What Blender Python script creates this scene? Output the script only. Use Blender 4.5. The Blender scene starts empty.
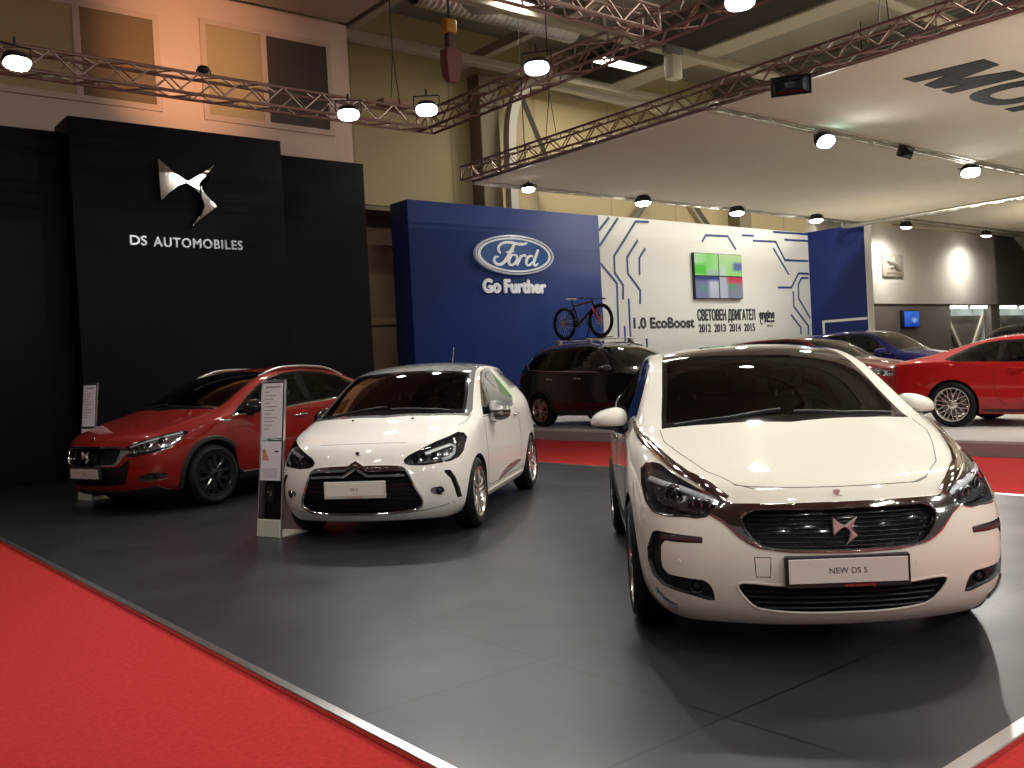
import bpy, bmesh, math, random
import numpy as np
from mathutils import Vector, Matrix, Euler
from mathutils.bvhtree import BVHTree

random.seed(7)
SC = bpy.context.scene
COL = SC.collection
PI = math.pi

# ------------------------------------------------------------------ materials
MATS = {}


def mat(name, col=(.8, .8, .8), rough=.5, metal=0., coat=0., emit=None, estr=1., spec=.5, trans=0., alpha=1., ior=1.45, coat_rough=.03):
    if name in MATS:
        return MATS[name]
    m = bpy.data.materials.new(name)
    m.use_nodes = True
    b = m.node_tree.nodes['Principled BSDF']
    b.inputs['Base Color'].default_value = (*col, 1)
    b.inputs['Roughness'].default_value = rough
    b.inputs['Metallic'].default_value = metal
    b.inputs['Coat Weight'].default_value = coat
    b.inputs['Coat Roughness'].default_value = coat_rough
    b.inputs['Specular IOR Level'].default_value = spec
    b.inputs['Transmission Weight'].default_value = trans
    b.inputs['Alpha'].default_value = alpha
    b.inputs['IOR'].default_value = ior
    if emit:
        b.inputs['Emission Color'].default_value = (*emit, 1)
        b.inputs['Emission Strength'].default_value = estr
    MATS[name] = m
    return m


def bsdf(m):
    return m.node_tree.nodes['Principled BSDF']


def add_noise(m, scale, c0, c1, detail=4., rough=None, stretch=None, bump=0.):
    """Vary the base colour between two tints with noise in object space."""
    nt = m.node_tree
    tc = nt.nodes.new('ShaderNodeTexCoord')
    mp = nt.nodes.new('ShaderNodeMapping')
    if stretch:
        mp.inputs['Scale'].default_value = stretch
    nz = nt.nodes.new('ShaderNodeTexNoise')
    nz.inputs['Scale'].default_value = scale
    nz.inputs['Detail'].default_value = detail
    rp = nt.nodes.new('ShaderNodeValToRGB')
    rp.color_ramp.elements[0].position = .3
    rp.color_ramp.elements[1].position = .7
    rp.color_ramp.elements[0].color = (*c0, 1)
    rp.color_ramp.elements[1].color = (*c1, 1)
    nt.links.new(tc.outputs['Object'], mp.inputs['Vector'])
    nt.links.new(mp.outputs['Vector'], nz.inputs['Vector'])
    nt.links.new(nz.outputs['Fac'], rp.inputs['Fac'])
    nt.links.new(rp.outputs['Color'], bsdf(m).inputs['Base Color'])
    if rough:
        mr = nt.nodes.new('ShaderNodeMapRange')
        mr.inputs['To Min'].default_value = rough[0]
        mr.inputs['To Max'].default_value = rough[1]
        nt.links.new(nz.outputs['Fac'], mr.inputs['Value'])
        nt.links.new(mr.outputs['Result'], bsdf(m).inputs['Roughness'])
    if bump:
        bp = nt.nodes.new('ShaderNodeBump')
        bp.inputs['Strength'].default_value = bump
        bp.inputs['Distance'].default_value = .01
        nt.links.new(nz.outputs['Fac'], bp.inputs['Height'])
        nt.links.new(bp.outputs['Normal'], bsdf(m).inputs['Normal'])
    return m


def paint(name, col, metal=.0, rough=.35, coat=1., spec=.5):
    """Car paint with clear coat; the inside of the sheet is dark trim."""
    if name in MATS:
        return MATS[name]
    m = mat(name, col, .5, metal, coat, spec=.12)
    nt = m.node_tree
    g = nt.nodes.new('ShaderNodeNewGeometry')
    inner = nt.nodes.new('ShaderNodeBsdfDiffuse')
    inner.inputs['Color'].default_value = (.012, .012, .013, 1)
    mx = nt.nodes.new('ShaderNodeMixShader')
    out = nt.nodes['Material Output']
    nt.links.new(g.outputs['Backfacing'], mx.inputs['Fac'])
    nt.links.new(bsdf(m).outputs['BSDF'], mx.inputs[1])
    nt.links.new(inner.outputs['BSDF'], mx.inputs[2])
    nt.links.new(mx.outputs['Shader'], out.inputs['Surface'])
    return m


def tint_glass(name, tint, refl=1.):
    """Thin tinted car glass: a see-through tint under a mirror-like Fresnel film."""
    if name in MATS:
        return MATS[name]
    m = bpy.data.materials.new(name)
    m.use_nodes = True
    nt = m.node_tree
    nt.nodes.remove(bsdf(m))
    out = nt.nodes['Material Output']
    tr = nt.nodes.new('ShaderNodeBsdfTransparent')
    tr.inputs['Color'].default_value = (*tint, 1)
    gl = nt.nodes.new('ShaderNodeBsdfGlossy')
    gl.inputs['Roughness'].default_value = .01
    gl.inputs['Color'].default_value = (refl, refl, refl, 1)
    fr = nt.nodes.new('ShaderNodeFresnel')
    fr.inputs['IOR'].default_value = 1.5
    mx = nt.nodes.new('ShaderNodeMixShader')
    nt.links.new(fr.outputs['Fac'], mx.inputs['Fac'])
    nt.links.new(tr.outputs['BSDF'], mx.inputs[1])
    nt.links.new(gl.outputs['BSDF'], mx.inputs[2])
    nt.links.new(mx.outputs['Shader'], out.inputs['Surface'])
    MATS[name] = m
    return m


CHROME = mat('chrome', (.82, .80, .78), .06, 1.)
SATIN = mat('satin_metal', (.62, .61, .6), .28, 1.)
BLACK_GLOSS = mat('black_gloss', (.006, .006, .007), .08, 0., .6)
BLACK_PLASTIC = mat('black_plastic', (.012, .012, .013), .45)
BLACK_MATT = mat('black_matt', (.006, .006, .006), .8)
RUBBER = mat('rubber', (.007, .007, .0075), .6, spec=.25)
BADGE = mat('badge_silver', (.80, .80, .80), .30, .75)
CABIN = mat('cabin_cloth', (.010, .010, .011), .85, spec=.2)
LEATHER = mat('seat_leather', (.03, .03, .033), .45)
GAP = mat('panel_gap_dark', (.015, .014, .013), .8)
LENS = tint_glass('clear_lens', (.92, .93, .95))
GLASS_DARK = tint_glass('windscreen_glass', (.24, .25, .245))
GLASS_PRIV = tint_glass('side_glass', (.13, .14, .14))
GLASS_CLEAR = tint_glass('pale_side_glass', (.55, .60, .57))
REFLECTOR = mat('lamp_reflector', (.72, .72, .74), .12, 1.)
LAMP_GREY = mat('lamp_grey', (.42, .42, .43), .16, .85)
TAIL_RED = mat('tail_lamp_red', (.25, .004, .006), .1, 0., 1.)
PLATE_GREY = mat('plate_face', (.62, .58, .54), .45)
PRINT_DARK = mat('dark_print', (.03, .03, .032), .5)
PRINT_RED = mat('red_print', (.55, .03, .03), .5)
ALLOY = mat('bright_alloy', (.78, .77, .75), .22, 1.)
ALLOY_GREY = mat('grey_alloy', (.35, .34, .34), .25, 1.)
ALLOY_BLACK = mat('black_alloy', (.012, .012, .013), .18, .0, .8)
DISC = mat('brake_steel', (.25, .25, .25), .35, 1.)


# ------------------------------------------------------------------ objects
def link(name, me, material=None, parent=None, smooth=False):
    o = bpy.data.objects.new(name, me)
    COL.objects.link(o)
    if material is not None:
        for mm in (material if isinstance(material, (list, tuple)) else [material]):
            me.materials.append(mm)
    if smooth:
        me.polygons.foreach_set('use_smooth', [True] * len(me.polygons))
    if parent is not None:
        o.parent = parent
    return o


def from_bm(name, bm, material=None, parent=None, smooth=False, recalc=True, angle=None):
    if recalc:
        bmesh.ops.recalc_face_normals(bm, faces=bm.faces)
    me = bpy.data.meshes.new(name)
    bm.to_mesh(me)
    bm.free()
    o = link(name, me, material, parent, smooth)
    if angle is not None:
        me.polygons.foreach_set('use_smooth', [True] * len(me.polygons))
        me.set_sharp_from_angle(angle=math.radians(angle))
    return o


def from_arrays(name, V, F, material=None, parent=None, smooth=True):
    me = bpy.data.meshes.new(name)
    me.from_pydata([tuple(v) for v in V], [], [tuple(f) for f in F])
    me.update()
    return link(name, me, material, parent, smooth)


def empty(name, loc=(0, 0, 0), rz=0.):
    o = bpy.data.objects.new(name, None)
    COL.objects.link(o)
    o.location = loc
    o.rotation_euler = (0, 0, rz)
    o.empty_display_size = .2
    return o


def tag(o, label, cat, group=None, kind=None):
    o['label'] = label
    o['category'] = cat
    if group:
        o['group'] = group
    if kind:
        o['kind'] = kind
    return o


def structure(o):
    o['kind'] = 'structure'
    return o


def copy_tree(o, parent=None):
    kids = [c for c in COL.objects if c.parent == o]
    c = o.copy()
    COL.objects.link(c)
    if parent is not None:
        c.parent = parent
        c.matrix_parent_inverse = o.matrix_parent_inverse.copy()
    for k in kids:
        copy_tree(k, c)
    return c


# ------------------------------------------------------------------ bmesh shapes
def bm_box(bm, x0, x1, y0, y1, z0, z1, bev=0., seg=2, mtx=None):
    r = bmesh.ops.create_cube(bm, size=1.)
    vs = r['verts']
    for v in vs:
        v.co = Vector((x0 + (v.co.x + .5) * (x1 - x0), y0 + (v.co.y + .5) * (y1 - y0), z0 + (v.co.z + .5) * (z1 - z0)))
    if bev > 0:
        es = list({e for v in vs for e in v.link_edges})
        rb = bmesh.ops.bevel(bm, geom=es, offset=bev, segments=seg, affect='EDGES', profile=.5)
        vs = list({v for f in rb['faces'] for v in f.verts} | {v for v in vs if v.is_valid})
    if mtx is not None:
        bmesh.ops.transform(bm, matrix=mtx, verts=vs)
    return vs


def bm_cyl(bm, p0, p1, r0, r1=None, seg=12, cap=True):
    p0, p1 = Vector(p0), Vector(p1)
    r1 = r0 if r1 is None else r1
    d = p1 - p0
    q = d.to_track_quat('Z', 'Y')
    a, b = [], []
    for i in range(seg):
        t = 2 * PI * i / seg
        c = Vector((math.cos(t), math.sin(t), 0))
        a.append(bm.verts.new(p0 + q @ (c * r0)))
        b.append(bm.verts.new(p1 + q @ (c * r1)))
    for i in range(seg):
        j = (i + 1) % seg
        bm.faces.new((a[i], a[j], b[j], b[i]))
    if cap:
        bm.faces.new(a[::-1])
        bm.faces.new(b)
    return a + b


def bm_tube(bm, pts, r, seg=8, closed=False):
    pts = [Vector(p) for p in pts]
    n = len(pts)
    rings = []
    up = None
    for i, p in enumerate(pts):
        if closed:
            t = (pts[(i + 1) % n] - pts[i - 1]).normalized()
        else:
            t = (pts[min(i + 1, n - 1)] - pts[max(i - 1, 0)]).normalized()
        if up is None:
            up = Vector((0, 0, 1)) if abs(t.z) < .9 else Vector((1, 0, 0))
        s = t.cross(up)
        if s.length < 1e-6:
            s = t.orthogonal()
        s.normalize()
        up = s.cross(t).normalized()
        rr = r[i] if isinstance(r, (list, tuple)) else r
        rings.append([bm.verts.new(p + (s * math.cos(2 * PI * k / seg) + up * math.sin(2 * PI * k / seg)) * rr) for k in range(seg)])
    m = n if closed else n - 1
    for i in range(m):
        A, B = rings[i], rings[(i + 1) % n]
        for k in range(seg):
            l = (k + 1) % seg
            bm.faces.new((A[k], A[l], B[l], B[k]))
    if not closed:
        bm.faces.new(rings[0][::-1])
        bm.faces.new(rings[-1])


def bm_lathe(bm, prof, axis='Y', seg=48, closed=False, c=(0, 0, 0)):
    """prof: (radius, axial) pairs turned about the axis."""
    rings = []
    for r, a in prof:
        ring = []
        for i in range(seg):
            t = 2 * PI * i / seg
            x, z = r * math.cos(t), r * math.sin(t)
            co = (x, a, z) if axis == 'Y' else ((x, z, a) if axis == 'Z' else (a, x, z))
            ring.append(bm.verts.new(Vector(co) + Vector(c)))
        rings.append(ring)
    m = len(rings) if closed else len(rings) - 1
    for i in range(m):
        A, B = rings[i], rings[(i + 1) % len(rings)]
        for k in range(seg):
            l = (k + 1) % seg
            bm.faces.new((A[k], A[l], B[l], B[k]))
    return rings


def bm_prism(bm, poly, d0, d1, plane='XZ'):
    """Extrude a 2D outline between two depths. plane names the outline's axes."""
    def put(a, b, d):
        return {'XZ': (a, d, b), 'YZ': (d, a, b), 'XY': (a, b, d)}[plane]
    A = [bm.verts.new(put(a, b, d0)) for a, b in poly]
    B = [bm.verts.new(put(a, b, d1)) for a, b in poly]
    n = len(poly)
    f0 = bm.faces.new(A)
    f1 = bm.faces.new(B[::-1])
    for i in range(n):
        j = (i + 1) % n
        bm.faces.new((A[j], A[i], B[i], B[j]))
    bmesh.ops.triangulate(bm, faces=[f0, f1])
    return A + B


def new_bm():
    return bmesh.new()


def box_obj(name, b, material, parent=None, bev=0., seg=2):
    bm = new_bm()
    bm_box(bm, *b, bev=bev, seg=seg)
    return from_bm(name, bm, material, parent, angle=35 if bev else None)


def rounded(pts, it=2, closed=True):
    """Chaikin smoothing of an outline."""
    pts = [tuple(p) for p in pts]
    for _ in range(it):
        out = []
        n = len(pts)
        for i in range(n if closed else n - 1):
            a, b = pts[i], pts[(i + 1) % n]
            out.append(tuple(.75 * p + .25 * q for p, q in zip(a, b)))
            out.append(tuple(.25 * p + .75 * q for p, q in zip(a, b)))
        if not closed:
            out = [pts[0]] + out + [pts[-1]]
        pts = out
    return pts


def text_mesh(name, body, size, depth, material, parent=None, mtx=None, width=None, align='CENTER', shear=0., bold=0., spacing=1.):
    """Lettering turned into a mesh. Lies in its local XY plane facing +Z before mtx."""
    cu = bpy.data.curves.new(name, 'FONT')
    cu.body = body
    cu.size = size
    cu.extrude = depth / 2
    cu.align_x = align
    cu.align_y = 'CENTER'
    cu.shear = shear
    cu.space_character = spacing
    cu.resolution_u = 4
    t = bpy.data.objects.new(name + '_tmp', cu)
    COL.objects.link(t)
    dg = bpy.context.evaluated_depsgraph_get()
    dg.update()
    me = bpy.data.meshes.new_from_object(t.evaluated_get(dg))
    bpy.data.objects.remove(t)
    bpy.data.curves.remove(cu)
    me.name = name
    if width:
        xs = [v.co.x for v in me.vertices]
        s = width / (max(xs) - min(xs))
        mid = (max(xs) + min(xs)) / 2
        for v in me.vertices:
            v.co.x = (v.co.x - (mid if align == 'CENTER' else min(xs))) * s
    if mtx is not None:
        me.transform(mtx)
    me.materials.clear()
    if bold:
        # heavier strokes: the same outline laid over itself a little to each side
        b2 = new_bm()
        for dx, dy, dz in ((0, 0, 0), (bold, 0, .0006), (-bold, 0, .0012), (0, bold, .0018), (0, -bold, .0024)):
            c = me.copy()
            off = Vector((dx, dy, dz))
            c.transform(Matrix.Translation((mtx.to_3x3() @ off) if mtx is not None else off))
            b2.from_mesh(c)
            bpy.data.meshes.remove(c)
        b2.to_mesh(me)
        b2.free()
    return link(name, me, material, parent)


# ------------------------------------------------------------------ car body shell
def pip(poly, P):
    """Even-odd test of points P (n,2) in a polygon."""
    poly = np.asarray(poly, float)
    x, y = P[:, 0], P[:, 1]
    ins = np.zeros(len(P), bool)
    n = len(poly)
    for i in range(n):
        x0, y0 = poly[i]
        x1, y1 = poly[(i + 1) % n]
        if y0 == y1:
            continue
        c = (y0 > y) != (y1 > y)
        ins ^= c & (x < (x1 - x0) * (y - y0) / (y1 - y0) + x0)
    return ins


def near_on_poly(poly, p):
    best, bd = None, 1e9
    n = len(poly)
    for i in range(n):
        ax, ay = poly[i]
        bx, by = poly[(i + 1) % n]
        dx, dy = bx - ax, by - ay
        L = dx * dx + dy * dy
        t = 0. if L == 0 else max(0., min(1., ((p[0] - ax) * dx + (p[1] - ay) * dy) / L))
        q = (ax + t * dx, ay + t * dy)
        d = (q[0] - p[0]) ** 2 + (q[1] - p[1]) ** 2
        if d < bd:
            best, bd = q, d
    return best, math.sqrt(bd)


AX = {'S': (0, 2, 1), 'F': (1, 2, 0), 'T': (0, 1, 2)}    # two picture axes and the view axis


class Shell:
    """A smooth car body grown from a coarse lattice; regions are cut out of it."""

    def __init__(self, st, fbow, rbow, level=4, frise=None, crease=None, ft=(.42, .78), pw=2.2, rrise=None):
        # st rows: x, then (y,z) for five side rows bottom->top, then centre height, bow, [dx5]
        R = 5
        ks = [1., ft[1], ft[0], 0., -ft[0], -ft[1], -1.]
        ns = len(st)
        verts, idx = [], {}
        def v(key, co):
            if key not in idx:
                idx[key] = len(verts)
                verts.append(co)
            return idx[key]
        side = {}
        for i, s in enumerate(st):
            x = s[0]
            dx = s[13] if len(s) > 13 else (0,) * 5
            for j in range(R):
                side[i, j] = (x + dx[j], s[1 + 2 * j], s[2 + 2 * j])
        frise = frise or [0] * R
        rrise = rrise or [0] * R
        def P(i, j, k):
            """lattice point: station i, side row j, across index k"""
            x, y, z = side[i, j]
            t = abs(ks[k])
            yy = y * ks[k]
            s = st[i]
            if i == 0:
                c = 1 - t ** pw
                return (x - fbow[j] * c, yy, z + frise[j] * c)
            if i == ns - 1:
                c = 1 - t ** pw
                return (x + rbow[j] * c, yy, z + rrise[j] * c)
            if j == R - 1:
                c = 1 - t ** pw
                return (x + s[12] * c, yy, z + (s[11] - z) * c)
            if j == 0:
                return (x, yy, z)
            return (x, yy, z)
        def key(i, j, k):
            return (i, j, k)
        faces = []
        K = len(ks)
        def g(i, j, k):
            return v((i, j, k), P(i, j, k))
        for i in range(ns - 1):
            for j in range(R - 1):
                faces.append((g(i, j, 0), g(i, j + 1, 0), g(i + 1, j + 1, 0), g(i + 1, j, 0)))
                faces.append((g(i, j, K - 1), g(i + 1, j, K - 1), g(i + 1, j + 1, K - 1), g(i, j + 1, K - 1)))
            for k in range(K - 1):
                faces.append((g(i, R - 1, k), g(i, R - 1, k + 1), g(i + 1, R - 1, k + 1), g(i + 1, R - 1, k)))
                faces.append((g(i, 0, k), g(i + 1, 0, k), g(i + 1, 0, k + 1), g(i, 0, k + 1)))
        for j in range(R - 1):
            for k in range(K - 1):
                faces.append((g(0, j, k), g(0, j, k + 1), g(0, j + 1, k + 1), g(0, j + 1, k)))
                faces.append((g(ns - 1, j, k), g(ns - 1, j + 1, k), g(ns - 1, j + 1, k + 1), g(ns - 1, j, k + 1)))
        bm = new_bm()
        bv = [bm.verts.new(c) for c in verts]
        for f in faces:
            bm.faces.new([bv[q] for q in f])
        bmesh.ops.recalc_face_normals(bm, faces=bm.faces)
        cl = bm.edges.layers.float.new('crease_edge')
        inv = {q: kk for kk, q in idx.items()}
        bm.verts.index_update()
        for e in bm.edges:
            a, b = inv[e.verts[0].index], inv[e.verts[1].index]
            for rule, val in (crease or []):
                if rule(a, b):
                    e[cl] = max(e[cl], val)
        me = bpy.data.meshes.new('cage')
        bm.to_mesh(me)
        bm.free()
        o = bpy.data.objects.new('cage_tmp', me)
        COL.objects.link(o)
        md = o.modifiers.new('s', 'SUBSURF')
        md.levels = level
        md.render_levels = level
        dg = bpy.context.evaluated_depsgraph_get()
        dg.update()
        ev = o.evaluated_get(dg)
        m2 = ev.to_mesh()
        n = len(m2.vertices)
        V = np.empty(n * 3)
        m2.vertices.foreach_get('co', V)
        self.V = V.reshape(-1, 3)
        nf = len(m2.polygons)
        F = np.empty(nf * 4, np.int32)
        m2.loops.foreach_get('vertex_index', F)
        self.F = F.reshape(-1, 4)
        ev.to_mesh_clear()
        bpy.data.objects.remove(o)
        bpy.data.meshes.remove(me)
        # the belly is never seen: keep it but drop density there is not needed
        self.tag = np.zeros(nf, np.int32)
        self.names = {0: 'body'}
        self.cell = .055 if level <= 3 else (.035 if level == 4 else .02)
        self._refresh()
        self.bvh = BVHTree.FromPolygons([tuple(c) for c in self.V], [tuple(f) for f in self.F])

    def _refresh(self):
        q = self.V[self.F]
        self.C = q.mean(1)
        nn = np.cross(q[:, 2] - q[:, 0], q[:, 3] - q[:, 1])
        self.N = nn / (np.linalg.norm(nn, axis=1)[:, None] + 1e-12)

    def cast(self, view, a, b, side=1):
        """Surface point and normal seen along a view axis: S from side*Y, F from the front, R from the rear, T from above."""
        if view == 'S':
            o, d = Vector((a, 3. * side, b)), Vector((0, -side, 0))
        elif view == 'F':
            o, d = Vector((-3, a, b)), Vector((1, 0, 0))
        elif view == 'R':
            o, d = Vector((9, a, b)), Vector((-1, 0, 0))
        else:
            o, d = Vector((a, b, 4)), Vector((0, 0, -1))
        h, n, i, dist = self.bvh.ray_cast(o, d)
        if h is None:
            h, n, i, dist = self.bvh.find_nearest(o + d * 3)
        if n.dot(d) > 0:
            n = -n
        return h, n

    def region(self, name, view, poly, side=1, cond=None, snap=True, only=None, nmin=.12):
        """Mark the faces inside an outline as a region of its own and fit its edge to the outline."""
        vk = 'F' if view == 'R' else view
        a, b, w = AX[vk]
        poly = [tuple(map(float, p)) for p in poly]
        pa = np.asarray(poly)
        C, N = self.C, self.N
        box = (C[:, a] > pa[:, 0].min()) & (C[:, a] < pa[:, 0].max()) & (C[:, b] > pa[:, 1].min()) & (C[:, b] < pa[:, 1].max())
        if view == 'S':
            box &= (N[:, 1] * side > nmin) & (C[:, 1] * side > .2)
        elif view == 'F':
            box &= (N[:, 0] < -nmin)
        elif view == 'R':
            box &= (N[:, 0] > nmin)
        else:
            box &= (N[:, 2] > nmin)
        if cond is not None:
            box &= cond(C)
        if only is not None:
            ok = np.zeros(len(C), bool)
            for o in only:
                ok |= self.tag == self.id_of(o)
            box &= ok
        ii = np.nonzero(box)[0]
        ins = ii[pip(pa, C[ii][:, [a, b]])]
        rid = len(self.names)
        self.names[rid] = name
        self.tag[ins] = rid
        if snap and len(ins):
            m = np.zeros(len(self.V), np.int8)
            flag = np.zeros(len(C), bool)
            flag[ins] = True
            m[np.unique(self.F[flag])] |= 1
            m[np.unique(self.F[~flag])] |= 2
            vi = np.nonzero(m == 3)[0]
            for q in vi:
                c = self.V[q]
                t, d = near_on_poly(poly, (c[a], c[b]))
                if d > self.cell:
                    continue
                side_s = side
                h, n = None, None
                o = [0, 0, 0]
                o[a], o[b] = t
                if view == 'S':
                    o[1], dr = 3. * side, Vector((0, -side, 0))
                elif view == 'F':
                    o[0], dr = c[0] - .3, Vector((1, 0, 0))
                elif view == 'R':
                    o[0], dr = c[0] + .3, Vector((-1, 0, 0))
                else:
                    o[2], dr = 4., Vector((0, 0, -1))
                h, n, i_, d_ = self.bvh.ray_cast(Vector(o), dr)
                if h is not None and (h - Vector(c)).length < 2.5 * self.cell:
                    self.V[q] = h
            self._refresh()
        return rid

    def id_of(self, name):
        for k, v in self.names.items():
            if v == name:
                return k
        raise KeyError(name)

    def submesh(self, rids):
        """Vertices and faces of the given regions."""
        if isinstance(rids, int):
            rids = [rids]
        f = self.F[np.isin(self.tag, rids)]
        u, inv = np.unique(f, return_inverse=True)
        return self.V[u], inv.reshape(-1, 4)

    def make(self, rids, name, material, parent):
        V, F = self.submesh(rids)
        if not len(F):
            print('EMPTY REGION', name)
            return None
        me = bpy.data.meshes.new(name)
        me.vertices.add(len(V))
        me.vertices.foreach_set('co', V.astype(np.float32).ravel())
        me.loops.add(len(F) * 4)
        me.loops.foreach_set('vertex_index', F.astype(np.int32).ravel())
        me.polygons.add(len(F))
        me.polygons.foreach_set('loop_start', np.arange(0, len(F) * 4, 4, dtype=np.int32))
        me.update(calc_edges=True)
        me.validate()
        return link(name, me, material, parent, True)

    def shifted(self, rids, name, material, parent, d, axis=None, wall=True, taper=0.):
        """A region pushed along its normals (or along an axis) with a wall back to its old edge:
        d < 0 sinks a recess into the body, d > 0 raises a pad on it."""
        V, F = self.submesh(rids)
        if not len(F):
            print('EMPTY REGION', name)
            return None
        if axis is not None:
            D = np.tile(np.asarray(axis, float), (len(V), 1))
        else:
            D = np.array([tuple(self.bvh.find_nearest(Vector(c))[1]) for c in V])
        W = V + D * d
        if taper:
            c = W.mean(0)
            W = c + (W - c) * (1 - taper)
        faces = [tuple(f) for f in F]
        allv = [tuple(x) for x in W]
        if wall:
            cnt = {}
            for f in F:
                for k in range(4):
                    e = (int(f[k]), int(f[(k + 1) % 4]))
                    cnt[tuple(sorted(e))] = cnt.get(tuple(sorted(e)), []) + [e]
            rim = {}
            for k, es in cnt.items():
                if len(es) == 1:
                    a, b = es[0]
                    for q in (a, b):
                        if q not in rim:
                            rim[q] = len(allv)
                            allv.append(tuple(V[q]))
                    faces.append((b, a, rim[a], rim[b]))
        return from_arrays(name, allv, faces, material, parent, True)

    def path(self, view, pts, side=1, step=.03, closed=False):
        """Follow a 2D line over the surface."""
        pts = list(pts) + ([pts[0]] if closed else [])
        P, N = [], []
        for (a0, b0), (a1, b1) in zip(pts[:-1], pts[1:]):
            n = max(1, int(math.hypot(a1 - a0, b1 - b0) / step))
            for i in range(n):
                t = i / n
                h, nn = self.cast(view, a0 + (a1 - a0) * t, b0 + (b1 - b0) * t, side)
                P.append(h)
                N.append(nn)
        if not closed:
            h, nn = self.cast(view, *pts[-1], side)
            P.append(h)
            N.append(nn)
        return P, N

    def strip(self, bm, view, pts, w, h, side=1, closed=False, step=.03, sink=.004):
        """A raised moulding of width w and height h laid on the surface along a line."""
        P, N = self.path(view, pts, side, step, closed)
        bm_moulding(bm, P, N, w, h, closed, sink)


def bm_moulding(bm, P, N, w, h, closed=False, sink=.004):
    n = len(P)
    # average normals to keep the moulding from twisting
    M = [(N[max(i - 1, 0)] + N[i] + N[min(i + 1, n - 1)]).normalized() for i in range(n)]
    rings = []
    for i in range(n):
        if closed:
            t = P[(i + 1) % n] - P[i - 1]
        else:
            t = P[min(i + 1, n - 1)] - P[max(i - 1, 0)]
        t.normalize()
        b = M[i].cross(t).normalized()
        ww = w(i / max(1, n - 1)) if callable(w) else w
        pr = [(-.5, -sink), (-.5, h * .55), (-.28, h), (.28, h), (.5, h * .55), (.5, -sink)]
        rings.append([bm.verts.new(P[i] + b * (q * ww) + M[i] * e) for q, e in pr])
    m = n if closed else n - 1
    for i in range(m):
        A, B = rings[i], rings[(i + 1) % n]
        for k in range(6):
            l = (k + 1) % 6
            try:
                bm.faces.new((A[k], A[l], B[l], B[k]))
            except ValueError:
                pass
    if not closed:
        bm.faces.new(rings[0][::-1])
        bm.faces.new(rings[-1])


def mir(poly):
    """Mirror a front-view or top-view outline to the other flank (first/second value is y)."""
    return [(-a, b) for a, b in poly][::-1]


# ------------------------------------------------------------------ parts shared by the cars
def bm_spoke(bm, r0, a0, r1, a1, w0, w1, y0, y1, th=.03):
    p0 = Vector((r0 * math.cos(a0), 0, r0 * math.sin(a0)))
    p1 = Vector((r1 * math.cos(a1), 0, r1 * math.sin(a1)))
    d = (p1 - p0).normalized()
    s = Vector((-d.z, 0, d.x))
    Y = Vector((0, 1, 0))
    def ring(p, w, y):
        return [bm.verts.new(p + s * q * w + Y * (y + e)) for q, e in ((-.5, -th), (-.5, -.006), (-.32, 0), (.32, 0), (.5, -.006), (.5, -th))]
    A, M, B = ring(p0, w0, y0), ring((p0 + p1) / 2, (w0 + w1) / 2, (y0 + y1) / 2 + .006), ring(p1, w1, y1)
    for Q, S in ((A, M), (M, B)):
        for k in range(6):
            l = (k + 1) % 6
            bm.faces.new((Q[k], Q[l], S[l], S[k]))
    bm.faces.new(A[::-1])
    bm.faces.new(B)


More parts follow.
